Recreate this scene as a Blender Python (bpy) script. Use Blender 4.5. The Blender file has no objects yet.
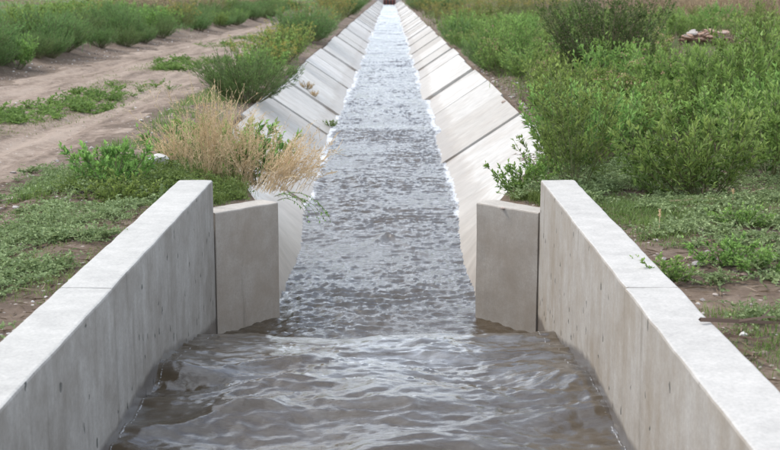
import bpy, bmesh, math, random
import numpy as np
from mathutils import Vector

rnd = random.Random(7)
rng = np.random.default_rng(11)
scene = bpy.context.scene
COL = scene.collection
R = math.radians

# ------------------------------------------------------------------ camera, sky, sun, exposure
CAM = Vector((0.10, 0.0, 1.80))
FPX = 1300.0                      # focal length in pixels of the 780 px wide photograph
PITCH = math.atan(235.0 / FPX)    # horizon a little above the top edge
cd = bpy.data.cameras.new("camera")
cam = bpy.data.objects.new("camera", cd)
COL.objects.link(cam)
cam.location = CAM
cam.rotation_euler = (math.pi / 2 - PITCH, 0, 0)
cd.sensor_width = 36.0
cd.lens = 36.0 * FPX / 780.0
cd.clip_start = 0.1
cd.clip_end = 9000
cd.dof.use_dof = True
cd.dof.focus_distance = 9.0
cd.dof.aperture_fstop = 5.0
scene.camera = cam

SUN_EL, SUN_AZ = R(52), R(-62)    # azimuth from +Y towards +X: the sun stands to the left, ahead, behind thin cloud
world = bpy.data.worlds.new("World")
scene.world = world
world.use_nodes = True
wn = world.node_tree
for n in list(wn.nodes):
    wn.nodes.remove(n)
w_out = wn.nodes.new("ShaderNodeOutputWorld")
w_bg = wn.nodes.new("ShaderNodeBackground")
w_sky = wn.nodes.new("ShaderNodeTexSky")
w_sky.sky_type = 'NISHITA'
w_sky.sun_disc = False
w_sky.sun_elevation = SUN_EL
w_sky.sun_rotation = SUN_AZ
w_sky.air_density = 1.0
w_sky.dust_density = 2.0
w_tc = wn.nodes.new("ShaderNodeTexCoord")
w_ns = wn.nodes.new("ShaderNodeTexNoise")
w_ns.inputs["Scale"].default_value = 3.0
w_ns.inputs["Detail"].default_value = 6
w_mp = wn.nodes.new("ShaderNodeMapping")
w_mp.inputs["Scale"].default_value = (1, 1, 2.5)
w_rp = wn.nodes.new("ShaderNodeValToRGB")
w_rp.color_ramp.elements[0].position = 0.40
w_rp.color_ramp.elements[0].color = (0.12, 0.12, 0.12, 1)
w_rp.color_ramp.elements[1].position = 0.56
w_rp.color_ramp.elements[1].color = (1.0, 1.0, 1.0, 1)
w_mx = wn.nodes.new("ShaderNodeMixRGB")
w_mx.inputs[2].default_value = (12.0, 13.2, 14.9, 1)        # cloud cover
wn.links.new(w_tc.outputs["Generated"], w_mp.inputs[0])
wn.links.new(w_mp.outputs[0], w_ns.inputs["Vector"])
wn.links.new(w_ns.outputs["Fac"], w_rp.inputs[0])
wn.links.new(w_rp.outputs[0], w_mx.inputs[0])
wn.links.new(w_sky.outputs[0], w_mx.inputs[1])
wn.links.new(w_mx.outputs[0], w_bg.inputs[0])
w_bg.inputs[1].default_value = 0.12
wn.links.new(w_bg.outputs[0], w_out.inputs[0])

sd = bpy.data.lights.new("sun", 'SUN')
sd.energy = 2.1
sd.angle = R(16)
sd.color = (1.0, 0.93, 0.83)
sun = bpy.data.objects.new("sun", sd)
COL.objects.link(sun)
sdir = Vector((math.sin(SUN_AZ) * math.cos(SUN_EL), math.cos(SUN_AZ) * math.cos(SUN_EL), math.sin(SUN_EL)))
sun.rotation_euler = sdir.to_track_quat('Z', 'Y').to_euler()
sun.location = (-20, 10, 40)

scene.view_settings.view_transform = 'Standard'
scene.view_settings.look = 'None'
scene.view_settings.exposure = 0.41
scene.view_settings.gamma = 1.0
scene.view_settings.use_curve_mapping = False

# ------------------------------------------------------------------ helpers
def at(px, py, z):
    """photo pixel -> point on the level plane z"""
    v = py - 225.0
    u = px - 390.0
    c, s = math.cos(PITCH), math.sin(PITCH)
    d = (u / FPX, c - s * v / FPX, -s - c * v / FPX)
    t = (z - CAM.z) / d[2]
    return CAM.x + d[0] * t, d[1] * t

def perlin(x, y, seed=0):
    g = np.random.default_rng(seed)
    ang = g.random((256,)) * 2 * np.pi
    gx, gy = np.cos(ang), np.sin(ang)
    perm = g.permutation(256)
    x = np.asarray(x, float); y = np.asarray(y, float)
    xi = np.floor(x).astype(int); yi = np.floor(y).astype(int)
    xf = x - xi; yf = y - yi
    def grad(ix, iy, dx, dy):
        h = perm[(perm[ix & 255] + iy) & 255]
        return gx[h] * dx + gy[h] * dy
    u = xf * xf * xf * (xf * (xf * 6 - 15) + 10)
    v = yf * yf * yf * (yf * (yf * 6 - 15) + 10)
    n00 = grad(xi, yi, xf, yf); n10 = grad(xi + 1, yi, xf - 1, yf)
    n01 = grad(xi, yi + 1, xf, yf - 1); n11 = grad(xi + 1, yi + 1, xf - 1, yf - 1)
    return (n00 * (1 - u) + n10 * u) * (1 - v) + (n01 * (1 - u) + n11 * u) * v

def fbm(x, y, seed=0, octv=4, gain=0.5):
    a, f, s = 1.0, 1.0, 0.0
    for i in range(octv):
        s = s + a * perlin(np.asarray(x) * f, np.asarray(y) * f, seed + i)
        a *= gain; f *= 2.03
    return s

def sstep(a, b, x):
    t = np.clip((np.asarray(x, float) - a) / (b - a), 0, 1)
    return t * t * (3 - 2 * t)

def mesh_data(name, V, faces, mat, attrs=None, smooth=False):
    """faces: list of int arrays (n,k)"""
    me = bpy.data.meshes.new(name)
    V = np.ascontiguousarray(V, dtype=np.float32)
    me.vertices.add(len(V))
    me.vertices.foreach_set("co", V.ravel())
    loops = np.concatenate([f.ravel() for f in faces]).astype(np.int32)
    tot = np.concatenate([np.full(len(f), f.shape[1], np.int32) for f in faces])
    start = np.concatenate([[0], np.cumsum(tot)[:-1]]).astype(np.int32)
    me.loops.add(len(loops)); me.loops.foreach_set("vertex_index", loops)
    me.polygons.add(len(tot))
    me.polygons.foreach_set("loop_start", start)
    me.polygons.foreach_set("loop_total", tot)
    me.polygons.foreach_set("use_smooth", np.full(len(tot), smooth, bool))
    if attrs:
        for k, a in attrs.items():
            at_ = me.attributes.new(k, 'FLOAT', 'POINT')
            at_.data.foreach_set("value", np.ascontiguousarray(a, dtype=np.float32))
    me.update(calc_edges=True)
    if mat is not None:
        me.materials.append(mat)
    return me

def link(name, me, parent=None, loc=(0, 0, 0), rot=(0, 0, 0), scale=(1, 1, 1)):
    o = bpy.data.objects.new(name, me)
    COL.objects.link(o)
    o.location = loc; o.rotation_euler = rot; o.scale = scale
    if parent is not None:
        o.parent = parent
    return o

def tag(o, label=None, cat=None, group=None, kind=None):
    if label: o["label"] = label
    if cat: o["category"] = cat
    if group: o["group"] = group
    if kind: o["kind"] = kind
    return o

def grid_faces(nr, nc, flip=False):
    i = np.arange(nr - 1)[:, None] * nc + np.arange(nc - 1)[None, :]
    f = np.stack([i, i + 1, i + nc + 1, i + nc], -1).reshape(-1, 4)
    return f[:, ::-1] if flip else f

# ------------------------------------------------------------------ materials
class NT:
    def __init__(self, name):
        self.m = bpy.data.materials.new(name)
        self.m.use_nodes = True
        self.t = self.m.node_tree
        self.b = self.t.nodes["Principled BSDF"]
        self.out = self.t.nodes["Material Output"]
    def n(self, typ, **kw):
        nd = self.t.nodes.new(typ)
        for k, v in kw.items():
            if hasattr(nd, k) and k not in nd.inputs:
                setattr(nd, k, v)
            else:
                nd.inputs[k].default_value = v
        return nd
    def l(self, a, b):
        self.t.links.new(a, b)
    def pos(self, scale=(1, 1, 1), obj=False):
        if obj:
            g = self.n("ShaderNodeTexCoord").outputs["Object"]
        else:
            g = self.n("ShaderNodeNewGeometry").outputs["Position"]
        mp = self.n("ShaderNodeMapping")
        mp.inputs["Scale"].default_value = scale
        self.l(g, mp.inputs[0])
        return mp.outputs[0]
    def noise(self, vec, scale, detail=4, rough=0.55):
        nd = self.n("ShaderNodeTexNoise", Scale=scale, Detail=detail, Roughness=rough)
        self.l(vec, nd.inputs["Vector"])
        return nd.outputs["Fac"]
    def ramp(self, fac, stops):
        nd = self.n("ShaderNodeValToRGB")
        e = nd.color_ramp.elements
        while len(e) < len(stops):
            e.new(0.5)
        for el, (p, c) in zip(e, stops):
            el.position = p
            el.color = (c, c, c, 1) if not hasattr(c, '__len__') else (*c, 1)
        self.l(fac, nd.inputs[0])
        return nd.outputs[0]
    def mix(self, fac, a, b, mode='MIX'):
        nd = self.n("ShaderNodeMixRGB", blend_type=mode)
        for i, v in ((0, fac), (1, a), (2, b)):
            if hasattr(v, 'is_linked'):
                self.l(v, nd.inputs[i])
            elif i == 0:
                nd.inputs[0].default_value = v
            else:
                nd.inputs[i].default_value = (*v, 1) if hasattr(v, '__len__') else (v, v, v, 1)
        return nd.outputs[0]
    def math(self, op, a, b=0.0, clamp=False):
        nd = self.n("ShaderNodeMath", operation=op, use_clamp=clamp)
        for i, v in ((0, a), (1, b)):
            if hasattr(v, 'is_linked'):
                self.l(v, nd.inputs[i])
            else:
                nd.inputs[i].default_value = v
        return nd.outputs[0]
    def bump(self, h, strength=0.3, dist=0.01, prev=None):
        nd = self.n("ShaderNodeBump", Strength=strength, Distance=dist)
        self.l(h, nd.inputs["Height"])
        if prev is not None:
            self.l(prev, nd.inputs["Normal"])
        return nd.outputs[0]

def concrete(name, base, stain_shade, wet_z=None, holes=True, streak=0.55):
    k = NT(name)
    p = k.pos()
    big = k.noise(p, 1.3, 5, 0.6)
    fine = k.noise(p, 60, 4, 0.7)
    mid = k.noise(p, 9, 5, 0.6)
    stv = k.pos((5, 5, 0.55))
    st = k.noise(stv, 1.6, 6, 0.65)
    c = k.mix(k.ramp(big, [(0.35, 0), (0.68, 1)]), base, tuple(b * 0.92 for b in base))
    c = k.mix(0.45, c, k.ramp(mid, [(0.3, 0.36), (0.75, 0.62)]), 'OVERLAY')
    c = k.mix(0.45, c, k.ramp(fine, [(0.25, 0.3), (0.75, 0.7)]), 'OVERLAY')
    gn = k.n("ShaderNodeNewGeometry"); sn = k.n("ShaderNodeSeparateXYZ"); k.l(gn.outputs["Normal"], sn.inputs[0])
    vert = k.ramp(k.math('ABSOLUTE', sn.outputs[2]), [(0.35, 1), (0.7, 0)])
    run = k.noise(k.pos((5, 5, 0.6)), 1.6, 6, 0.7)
    painted_shading = k.math('MULTIPLY', k.math('ADD', 0.45, k.math('MULTIPLY', k.ramp(run, [(0.35, 0), (0.65, 1)]), 0.5)), vert)  # upright faces darkened overall: shade painted into the colour, with run streaks
    c = k.mix(painted_shading, c, k.mix(0.5, c, stain_shade))
    c = k.mix(k.math('MULTIPLY', k.math('MULTIPLY', k.ramp(k.noise(p, 2.3, 6, 0.7), [(0.42, 0), (0.66, 1)]), streak), vert), c, stain_shade)
    c = k.mix(k.math('MULTIPLY', vert, k.ramp(k.noise(k.pos((8, 8, 0.7)), 1.1, 6, 0.75), [(0.58, 0), (0.72, 0.45)])), c, tuple(q * 0.5 for q in stain_shade))
    h = k.math('ADD', k.math('MULTIPLY', mid, 0.6), k.math('MULTIPLY', fine, 0.25))
    rough = 0.85
    if holes:
        vo = k.n("ShaderNodeTexVoronoi", Scale=8.5, Randomness=1.0)
        vo.voronoi_dimensions = '2D'
        sp_ = k.n("ShaderNodeSeparateXYZ"); k.l(p, sp_.inputs[0])
        cm = k.n("ShaderNodeCombineXYZ"); k.l(sp_.outputs[1], cm.inputs[0]); k.l(k.math('MULTIPLY', sp_.outputs[2], 0.7), cm.inputs[1])
        wv = k.n("ShaderNodeVectorMath", operation='ADD')
        k.l(cm.outputs[0], wv.inputs[0])
        nz = k.n("ShaderNodeTexNoise", Scale=28.0); k.l(p, nz.inputs["Vector"])
        sc = k.n("ShaderNodeVectorMath", operation='SCALE'); sc.inputs["Scale"].default_value = 0.05
        k.l(nz.outputs["Color"], sc.inputs[0]); k.l(sc.outputs[0], wv.inputs[1])
        k.l(wv.outputs[0], vo.inputs["Vector"])
        spot = k.ramp(vo.outputs["Distance"], [(0.07, 1), (0.13, 0)])
        sc2 = k.n("ShaderNodeSeparateColor"); k.l(vo.outputs["Color"], sc2.inputs[0])
        pick = k.ramp(k.math('ADD', sc2.outputs[0], k.math('MULTIPLY', k.math('SUBTRACT', k.noise(p, 1.7, 2), 0.5), 1.0)), [(0.76, 0), (0.80, 1)])
        geo = k.n("ShaderNodeNewGeometry")
        sx = k.n("ShaderNodeSeparateXYZ"); k.l(geo.outputs["Normal"], sx.inputs[0])
        up = k.math('ABSOLUTE', sx.outputs[2])
        side = k.ramp(up, [(0.5, 1), (0.75, 0)])
        hm = k.math('MULTIPLY', k.math('MULTIPLY', spot, pick), side)
        c = k.mix(k.math('MULTIPLY', hm, 0.9), c, (0.05, 0.052, 0.045))
        h = k.math('SUBTRACT', h, k.math('MULTIPLY', hm, 1.6))
    if wet_z is not None:
        geo = k.n("ShaderNodeNewGeometry")
        sx = k.n("ShaderNodeSeparateXYZ"); k.l(geo.outputs["Position"], sx.inputs[0])
        # the tide mark follows the falling water line: zw = wet_z up to y 7.6, then lower towards y 9.7
        mr = k.n("ShaderNodeMapRange", interpolation_type='SMOOTHSTEP')
        mr.inputs["From Min"].default_value = 6.9; mr.inputs["From Max"].default_value = 9.6
        mr.inputs["To Min"].default_value = wet_z; mr.inputs["To Max"].default_value = wet_z - 0.38
        k.l(sx.outputs[1], mr.inputs["Value"])
        wob = k.math('MULTIPLY', k.math('SUBTRACT', k.noise(p, 4.5, 4), 0.5), 0.12)
        dz = k.math('SUBTRACT', k.math('ADD', mr.outputs[0], wob), sx.outputs[2])
        wet = k.ramp(k.math('ADD', k.math('MULTIPLY', dz, 25), 0.5, True), [(0.0, 0), (1.0, 1)])
        c = k.mix(wet, c, k.mix(1.0, c, (0.42, 0.40, 0.40), 'MULTIPLY'))
        rr = k.ramp(wet, [(0, 0.85), (1, 0.28)])
        k.l(rr, k.b.inputs["Roughness"])
    else:
        k.b.inputs["Roughness"].default_value = rough
    k.l(c, k.b.inputs["Base Color"])
    k.l(k.bump(h, 0.45, 0.006), k.b.inputs["Normal"])
    return k.m

M_WALL_L = concrete("concrete_grey_shaded", (0.42, 0.405, 0.38), (0.145, 0.122, 0.096), wet_z=-0.27)  # darker face tone: the shade on this wall is painted in
M_WALL_R = concrete("concrete_warm_lit", (0.43, 0.41, 0.385), (0.225, 0.175, 0.118), wet_z=-0.27)  # lighter face tone: this wall's brighter light painted in, with silt tinge
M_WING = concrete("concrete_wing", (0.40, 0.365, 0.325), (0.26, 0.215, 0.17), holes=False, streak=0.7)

def lining_mat():
    k = NT("concrete_lining")
    oi = k.n("ShaderNodeObjectInfo")
    tc = k.n("ShaderNodeTexCoord")
    ad = k.n("ShaderNodeVectorMath", operation='ADD')
    k.l(tc.outputs["Object"], ad.inputs[0]); k.l(oi.outputs["Location"], ad.inputs[1])
    mp = k.n("ShaderNodeMapping"); mp.inputs["Scale"].default_value = (1.1, 2.0, 1.1)
    k.l(ad.outputs[0], mp.inputs[0])
    st = k.noise(mp.outputs[0], 1.3, 6, 0.65)
    mid = k.noise(ad.outputs[0], 6, 5, 0.6)
    tone = k.ramp(oi.outputs["Random"], [(0.0, (0.37, 0.345, 0.315)), (0.3, (0.54, 0.525, 0.50)), (0.55, (0.42, 0.40, 0.375)), (0.75, (0.555, 0.54, 0.52)), (1.0, (0.47, 0.45, 0.42))])
    c = k.mix(k.ramp(st, [(0.40, 0), (0.70, 0.6)]), tone, (0.34, 0.30, 0.26))
    c = k.mix(0.4, c, k.ramp(mid, [(0.3, 0.35), (0.75, 0.65)]), 'OVERLAY')
    geo = k.n("ShaderNodeNewGeometry")
    sx = k.n("ShaderNodeSeparateXYZ"); k.l(geo.outputs["Position"], sx.inputs[0])
    wob = k.math('MULTIPLY', k.math('SUBTRACT', k.noise(k.pos((1, 1, 0.2)), 3.0, 4), 0.5), 0.28)
    mr = k.n("ShaderNodeMapRange"); mr.inputs["From Min"].default_value = 11.0; mr.inputs["From Max"].default_value = 16.0
    mr.inputs["To Min"].default_value = -0.25; mr.inputs["To Max"].default_value = -0.60
    k.l(sx.outputs[1], mr.inputs["Value"])
    dz = k.math('SUBTRACT', k.math('ADD', wob, mr.outputs[0]), sx.outputs[2])
    wet = k.math('ADD', k.math('MULTIPLY', dz, 12), 0.5, True)
    c = k.mix(k.math('MULTIPLY', wet, 0.8), c, k.mix(1.0, c, (0.66, 0.58, 0.50), 'MULTIPLY'))
    k.l(c, k.b.inputs["Base Color"])
    k.l(k.ramp(wet, [(0, 0.85), (1, 0.4)]), k.b.inputs["Roughness"])
    k.l(k.bump(mid, 0.3, 0.006), k.b.inputs["Normal"])
    return k.m
M_LINING = lining_mat()

def soil_mat(name, stops, pebble=True, sc=1.0, stretch=False):
    k = NT(name)
    p = k.pos()
    a = k.noise(k.pos((2.6, 0.35, 1)) if stretch else p, (1.0 if stretch else 0.7) * sc, 6, 0.65)
    b = k.noise(p, 9 * sc, 6, 0.7)
    f = k.noise(p, 70, 4, 0.7)
    c = k.ramp(k.math('ADD', k.math('MULTIPLY', a, 0.55), k.math('MULTIPLY', b, 0.45)), stops)
    c = k.mix(0.45, c, k.ramp(f, [(0.25, 0.25), (0.75, 0.75)]), 'OVERLAY')
    h = k.math('ADD', k.math('MULTIPLY', b, 0.7), k.math('MULTIPLY', f, 0.3))
    if pebble:
        vo = k.n("ShaderNodeTexVoronoi", Scale=22.0)
        k.l(p, vo.inputs["Vector"])
        s2 = k.n("ShaderNodeSeparateColor"); k.l(vo.outputs["Color"], s2.inputs[0])
        pk = k.ramp(s2.outputs[0], [(0.80, 0), (0.82, 1)])
        sp = k.math('MULTIPLY', k.ramp(vo.outputs["Distance"], [(0.22, 1), (0.32, 0)]), pk)
        pc = k.ramp(s2.outputs[1], [(0.0, (0.22, 0.17, 0.14)), (0.5, (0.36, 0.30, 0.26)), (1.0, (0.5, 0.47, 0.44))])
        c = k.mix(sp, c, pc)
        h = k.math('ADD', h, k.math('MULTIPLY', sp, 0.8))
    k.l(c, k.b.inputs["Base Color"])
    k.b.inputs["Roughness"].default_value = 0.95
    k.b.inputs["Specular IOR Level"].default_value = 0.2
    k.l(k.bump(h, 0.7, 0.02), k.b.inputs["Normal"])
    return k.m
M_SOIL = soil_mat("soil", [(0.34, (0.060, 0.042, 0.030)), (0.48, (0.125, 0.090, 0.066)), (0.64, (0.225, 0.175, 0.135))])
M_ROAD = soil_mat("road_dust", [(0.38, (0.105, 0.076, 0.056)), (0.47, (0.205, 0.153, 0.117)), (0.58, (0.300, 0.236, 0.188))], pebble=True, sc=0.8, stretch=True)

def water_mat():
    k = NT("silty_water")
    at1 = k.n("ShaderNodeAttribute", attribute_name="foam")
    p = k.pos()
    b1 = k.noise(k.pos((1.0, 2.4, 1.0)), 14, 5, 0.6)
    b2 = k.noise(k.pos((1.0, 2.6, 1.0)), 42, 3, 0.6)
    big = k.noise(k.pos((1, 0.5, 1)), 1.4, 4)
    c = k.mix(big, (0.040, 0.027, 0.013), (0.070, 0.049, 0.027))
    fl = k.n("ShaderNodeAttribute", attribute_name="painted_shading")
    c = k.mix(k.math('MULTIPLY', fl.outputs["Fac"], k.ramp(k.noise(k.pos((1.2, 3.0, 1)), 5, 6, 0.7), [(0.35, 0.15), (0.65, 1)])), c, (0.36, 0.38, 0.41))  # pale sky sheen mixed into the water colour, along with aerated water
    fb = k.noise(p, 45, 5, 0.75)
    fm = k.math('ADD', at1.outputs["Fac"], k.math('MULTIPLY', k.math('SUBTRACT', fb, 0.5), 1.1))
    fm = k.ramp(fm, [(0.42, 0), (0.62, 1)])
    c = k.mix(fm, c, (0.52, 0.53, 0.55))
    k.l(c, k.b.inputs["Base Color"])
    k.l(k.ramp(fm, [(0, 0.015), (1, 0.6)]), k.b.inputs["Roughness"])
    k.b.inputs["IOR"].default_value = 1.65
    calm = k.n("ShaderNodeAttribute", attribute_name="chop")
    hh = k.math('ADD', k.math('MULTIPLY', b1, 1.0), k.math('MULTIPLY', b2, 0.45))
    bn = k.n("ShaderNodeBump", Distance=0.02)
    k.l(hh, bn.inputs["Height"]); k.l(calm.outputs["Fac"], bn.inputs["Strength"])
    k.l(bn.outputs[0], k.b.inputs["Normal"])
    return k.m
M_WATER = water_mat()

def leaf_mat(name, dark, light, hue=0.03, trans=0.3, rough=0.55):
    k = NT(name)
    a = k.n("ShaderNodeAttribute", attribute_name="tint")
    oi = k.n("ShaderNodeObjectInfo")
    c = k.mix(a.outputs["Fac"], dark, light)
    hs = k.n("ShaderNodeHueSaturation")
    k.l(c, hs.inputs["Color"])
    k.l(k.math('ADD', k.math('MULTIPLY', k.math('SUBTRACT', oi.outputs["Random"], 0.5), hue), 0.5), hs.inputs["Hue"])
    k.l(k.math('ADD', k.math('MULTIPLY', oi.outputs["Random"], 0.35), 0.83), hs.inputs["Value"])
    k.l(hs.outputs[0], k.b.inputs["Base Color"])
    k.b.inputs["Roughness"].default_value = rough
    k.b.inputs["Specular IOR Level"].default_value = 0.3
    tr = k.n("ShaderNodeBsdfTranslucent")
    k.l(hs.outputs[0], tr.inputs[0])
    mx = k.n("ShaderNodeMixShader"); mx.inputs[0].default_value = trans
    k.l(k.b.outputs[0], mx.inputs[1]); k.l(tr.outputs[0], mx.inputs[2])
    k.l(mx.outputs[0], k.out.inputs[0])
    return k.m
M_LEAF = leaf_mat("leaf_bright", hue=0.045, dark=(0.074, 0.140, 0.030), light=(0.345, 0.490, 0.130), trans=0.33)
M_LEAF_OLIVE = leaf_mat("leaf_olive", (0.095, 0.140, 0.030), (0.330, 0.380, 0.105))
M_KOCHIA = leaf_mat("leaf_feathery", (0.080, 0.155, 0.048), (0.250, 0.390, 0.130), trans=0.4)
M_DARK = leaf_mat("leaf_dark", (0.036, 0.062, 0.017), (0.125, 0.175, 0.045))
M_YELLOW = leaf_mat("blossom_yellow", (0.26, 0.20, 0.045), (0.46, 0.38, 0.11))
M_SEED = leaf_mat("seed_head", (0.34, 0.20, 0.12), (0.56, 0.40, 0.27))
M_DRY = leaf_mat("dry_straw", (0.42, 0.295, 0.155), (0.82, 0.65, 0.42), hue=0.0, trans=0.15, rough=0.8)
M_DRYFIELD = leaf_mat("dry_field", (0.15, 0.110, 0.068), (0.33, 0.255, 0.175), trans=0.1, rough=0.8)
M_COVER = leaf_mat("leaf_greygreen", (0.130, 0.178, 0.066), (0.350, 0.430, 0.200), trans=0.25)
M_GRASS = leaf_mat("grass_green", (0.080, 0.135, 0.030), (0.250, 0.335, 0.095), trans=0.4)
M_STEM = leaf_mat("stem_green", (0.085, 0.085, 0.040), (0.19, 0.18, 0.085), trans=0.0)
M_TWIG = leaf_mat("twig_brown", (0.10, 0.066, 0.045), (0.25, 0.18, 0.13), trans=0.0, rough=0.85)
M_WHITE = leaf_mat("blossom_white", (0.55, 0.55, 0.52), (0.8, 0.8, 0.78), trans=0.1)

def stone_mat():
    k = NT("stone")
    oi = k.n("ShaderNodeObjectInfo")
    p = k.pos()
    c = k.ramp(oi.outputs["Random"], [(0.0, (0.22, 0.20, 0.19)), (0.3, (0.33, 0.23, 0.18)), (0.6, (0.42, 0.37, 0.33)), (0.85, (0.26, 0.24, 0.24)), (1.0, (0.50, 0.46, 0.42))])
    n = k.noise(p, 25, 5, 0.7)
    c = k.mix(0.6, c, k.ramp(n, [(0.25, 0.25), (0.75, 0.75)]), 'OVERLAY')
    k.l(c, k.b.inputs["Base Color"]); k.b.inputs["Roughness"].default_value = 0.9
    k.l(k.bump(n, 0.5, 0.01), k.b.inputs["Normal"])
    return k.m
M_STONE = stone_mat()
def plain(name, col, rough=0.8, sc=12):
    k = NT(name)
    n = k.noise(k.pos(), sc, 5, 0.7)
    c = k.mix(0.5, col, k.ramp(n, [(0.25, 0.28), (0.75, 0.72)]), 'OVERLAY')
    k.l(c, k.b.inputs["Base Color"]); k.b.inputs["Roughness"].default_value = rough
    k.l(k.bump(n, 0.4, 0.01), k.b.inputs["Normal"])
    return k.m
M_WHITESTONE = plain("stone_white", (0.54, 0.525, 0.50), 0.9, 18)
M_RED = plain("gate_red_paint", (0.20, 0.045, 0.030), 0.6)
M_IRON = plain("gate_dark_steel", (0.035, 0.030, 0.028), 0.6)
M_GATEC = plain("gate_concrete", (0.42, 0.40, 0.375), 0.9, 5)
M_PLASTIC = plain("litter_white", (0.75, 0.76, 0.78), 0.4, 30)

# ------------------------------------------------------------------ setting: shape of the land
WALL_X, WALL_T, WALL_TOP, WALL_END = 1.228, 0.255, 0.40, 9.64
WING_Y, WING_X, WING_TOP = 10.14, 0.785, 0.15
LIP_X, J0, PANEL_L = 2.05, 15.6, 3.7
CANAL_END = 234.0
CANAL_START = -30.0

def edge_x(y):
    y = np.asarray(y, float)
    e = np.full(y.shape, WALL_X + 0.14)
    t = np.clip((y - WALL_END) / (WING_Y - WALL_END), 0, 1)
    e = np.where(y > WALL_END, (WALL_X + 0.14) * (1 - t) + (WING_X + 0.16) * t, e)
    t2 = np.clip((y - WING_Y) / (J0 - WING_Y), 0, 1)
    e = np.where(y > WING_Y, (WING_X + 0.16) * (1 - t2) + (LIP_X + 0.05) * t2, e)
    return e

def gz(x, y):
    """ground height"""
    x = np.asarray(x, float); y = np.asarray(y, float)
    s = np.abs(x) - edge_x(y)
    right = x > 0
    far = np.where(right, -0.03 + 0.22 * sstep(0.0, 1.6, s) + 0.10 * sstep(2, 6, s), -0.03 + 0.13 * sstep(0.0, 0.9, s))
    near = np.where(right, 0.31 + 0.03 * sstep(0, 1, s), 0.32 - 0.24 * sstep(0.2, 2.0, s))
    beh = np.where(s < 1.0, 0.135 + 0.03 * sstep(0, .5, s), 0.165)
    b1 = sstep(8.9, 9.62, y)
    b2 = sstep(10.6, 15.5, y)
    z = near * (1 - b1) + np.where(right, beh, beh) * b1
    z = z * (1 - b2) + far * b2
    amp = np.clip(1.0 - np.abs(y) / 400, 0.2, 1)
    z = z + amp * sstep(0.0, 0.25, s) * (0.035 * fbm(x * 0.9, y * 0.9, 3, 3) + 0.020 * fbm(x * 4, y * 4, 9, 3))
    # graded road: flatter
    rc, rw = road_line(y)
    inr = 1 - sstep(rw * 0.9, rw * 1.25, np.abs(x - rc))
    wv_ = 0.10 * np.sin(y * 0.35) + 0.06 * np.sin(y * 0.9 + 1)
    zr = 0.06 - 0.035 * (np.exp(-((x - rc - 1.15) / 0.42) ** 2) + np.exp(-((x - rc + 1.15) / 0.42) ** 2)) \
        - 0.026 * (np.exp(-((x - rc - 1.02 - wv_) / 0.09) ** 2) + np.exp(-((x - rc - 1.42 - wv_) / 0.08) ** 2) + np.exp(-((x - rc + 1.10 - wv_) / 0.09) ** 2) + np.exp(-((x - rc + 1.45 + wv_) / 0.08) ** 2)) \
        + 0.010 * (np.exp(-((x - rc - 1.22 - wv_) / 0.07) ** 2) + np.exp(-((x - rc - 0.85 - wv_) / 0.07) ** 2)) + 0.02 * fbm(x * 3.0, y * 0.35, 27, 3) \
        + 0.020 * np.exp(-((x - rc) / 0.5) ** 2) + 0.012 * fbm(x * 1.6, y * 0.5, 21, 3) + 0.012 * fbm(x * 7, y * 3.0, 25, 2)
    z = z * (1 - inr) + zr * inr
    # low bank beyond the road
    z = z + np.where(x < 0, 0.22 * sstep(rw * 1.15, rw * 1.6, rc - x), 0) * np.exp(-np.abs(y) / 300)
    return z

def road_line(y):
    y = np.asarray(y, float)
    c = -5.15 - 0.25 * np.sin((y - 10) / 22.0) * np.exp(-np.abs(y) / 150) - 0.25 * sstep(30, 90, y)
    w = 2.15 - 0.75 * sstep(25, 80, y)
    return c, w

def gzs(x, y):
    return float(gz(np.array([x]), np.array([y]))[0])

# ground: one sheet, cut down under the canal
ys = np.concatenate([np.array([-2500, -900, -300, -120, -60, -36, CANAL_START - 0.02, CANAL_START]),
                     np.arange(-26, 2, 2.0), np.arange(2, 22, 0.10), np.arange(22, 45, 0.25), np.arange(45, 90, 0.8),
                     np.arange(90, CANAL_END, 4.0), [CANAL_END, CANAL_END + 0.02, 240, 260, 300, 400, 600, 1000, 1800, 3500]])
ys = np.unique(np.concatenate([ys, [WALL_END, WING_Y, J0]]))
off = np.concatenate([np.arange(0, 8, 0.10), np.arange(8, 16, 0.3), np.arange(16, 40, 2.0), [45, 60, 80, 120, 200, 400, 900, 2000, 3500]])
ncol = len(off)
E = edge_x(ys)
Xr = E[:, None] + off[None, :]
Yr = np.repeat(ys[:, None], ncol, 1)
Zr = gz(Xr, Yr); Zl = gz(-Xr, Yr)
inside = ((ys >= CANAL_START) & (ys <= CANAL_END))
zb = np.where(inside, -1.75, 0.05)[:, None]
Xb = np.stack([-(E - 0.01), E - 0.01], 1)
Xall = np.concatenate([-Xr[:, ::-1], Xb, Xr], 1)
Yall = np.concatenate([Yr, np.repeat(ys[:, None], 2, 1), Yr], 1)
Zall = np.concatenate([Zl[:, ::-1], np.repeat(zb, 2, 1), Zr], 1)
V = np.stack([Xall, Yall, Zall], -1).reshape(-1, 3)
g = link("ground", mesh_data("ground", V, [grid_faces(len(ys), Xall.shape[1])], M_SOIL, smooth=True))
tag(g, kind="structure")

# dirt road sheet, edges dip under the soil irregularly
ry = np.concatenate([np.arange(-40, 4, 2.0), np.arange(4, 30, 0.12), np.arange(30, 60, 0.4), np.arange(60, 160, 2.0)])
ru = np.linspace(-1.25, 1.25, 110)
rc, rw = road_line(ry)
RX = rc[:, None] + rw[:, None] * ru[None, :]
RY = np.repeat(ry[:, None], len(ru), 1)
RZ = gz(RX, RY) + 0.016 - 0.05 * sstep(0.72, 1.05, np.abs(ru)[None, :] + 0.30 * fbm(RX * 1.1, RY * 0.8, 33, 4))
r_ = link("dirt_road", mesh_data("dirt_road", np.stack([RX, RY, RZ], -1).reshape(-1, 3), [grid_faces(len(ry), len(ru))], M_ROAD, smooth=True))
tag(r_, kind="structure")

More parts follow.
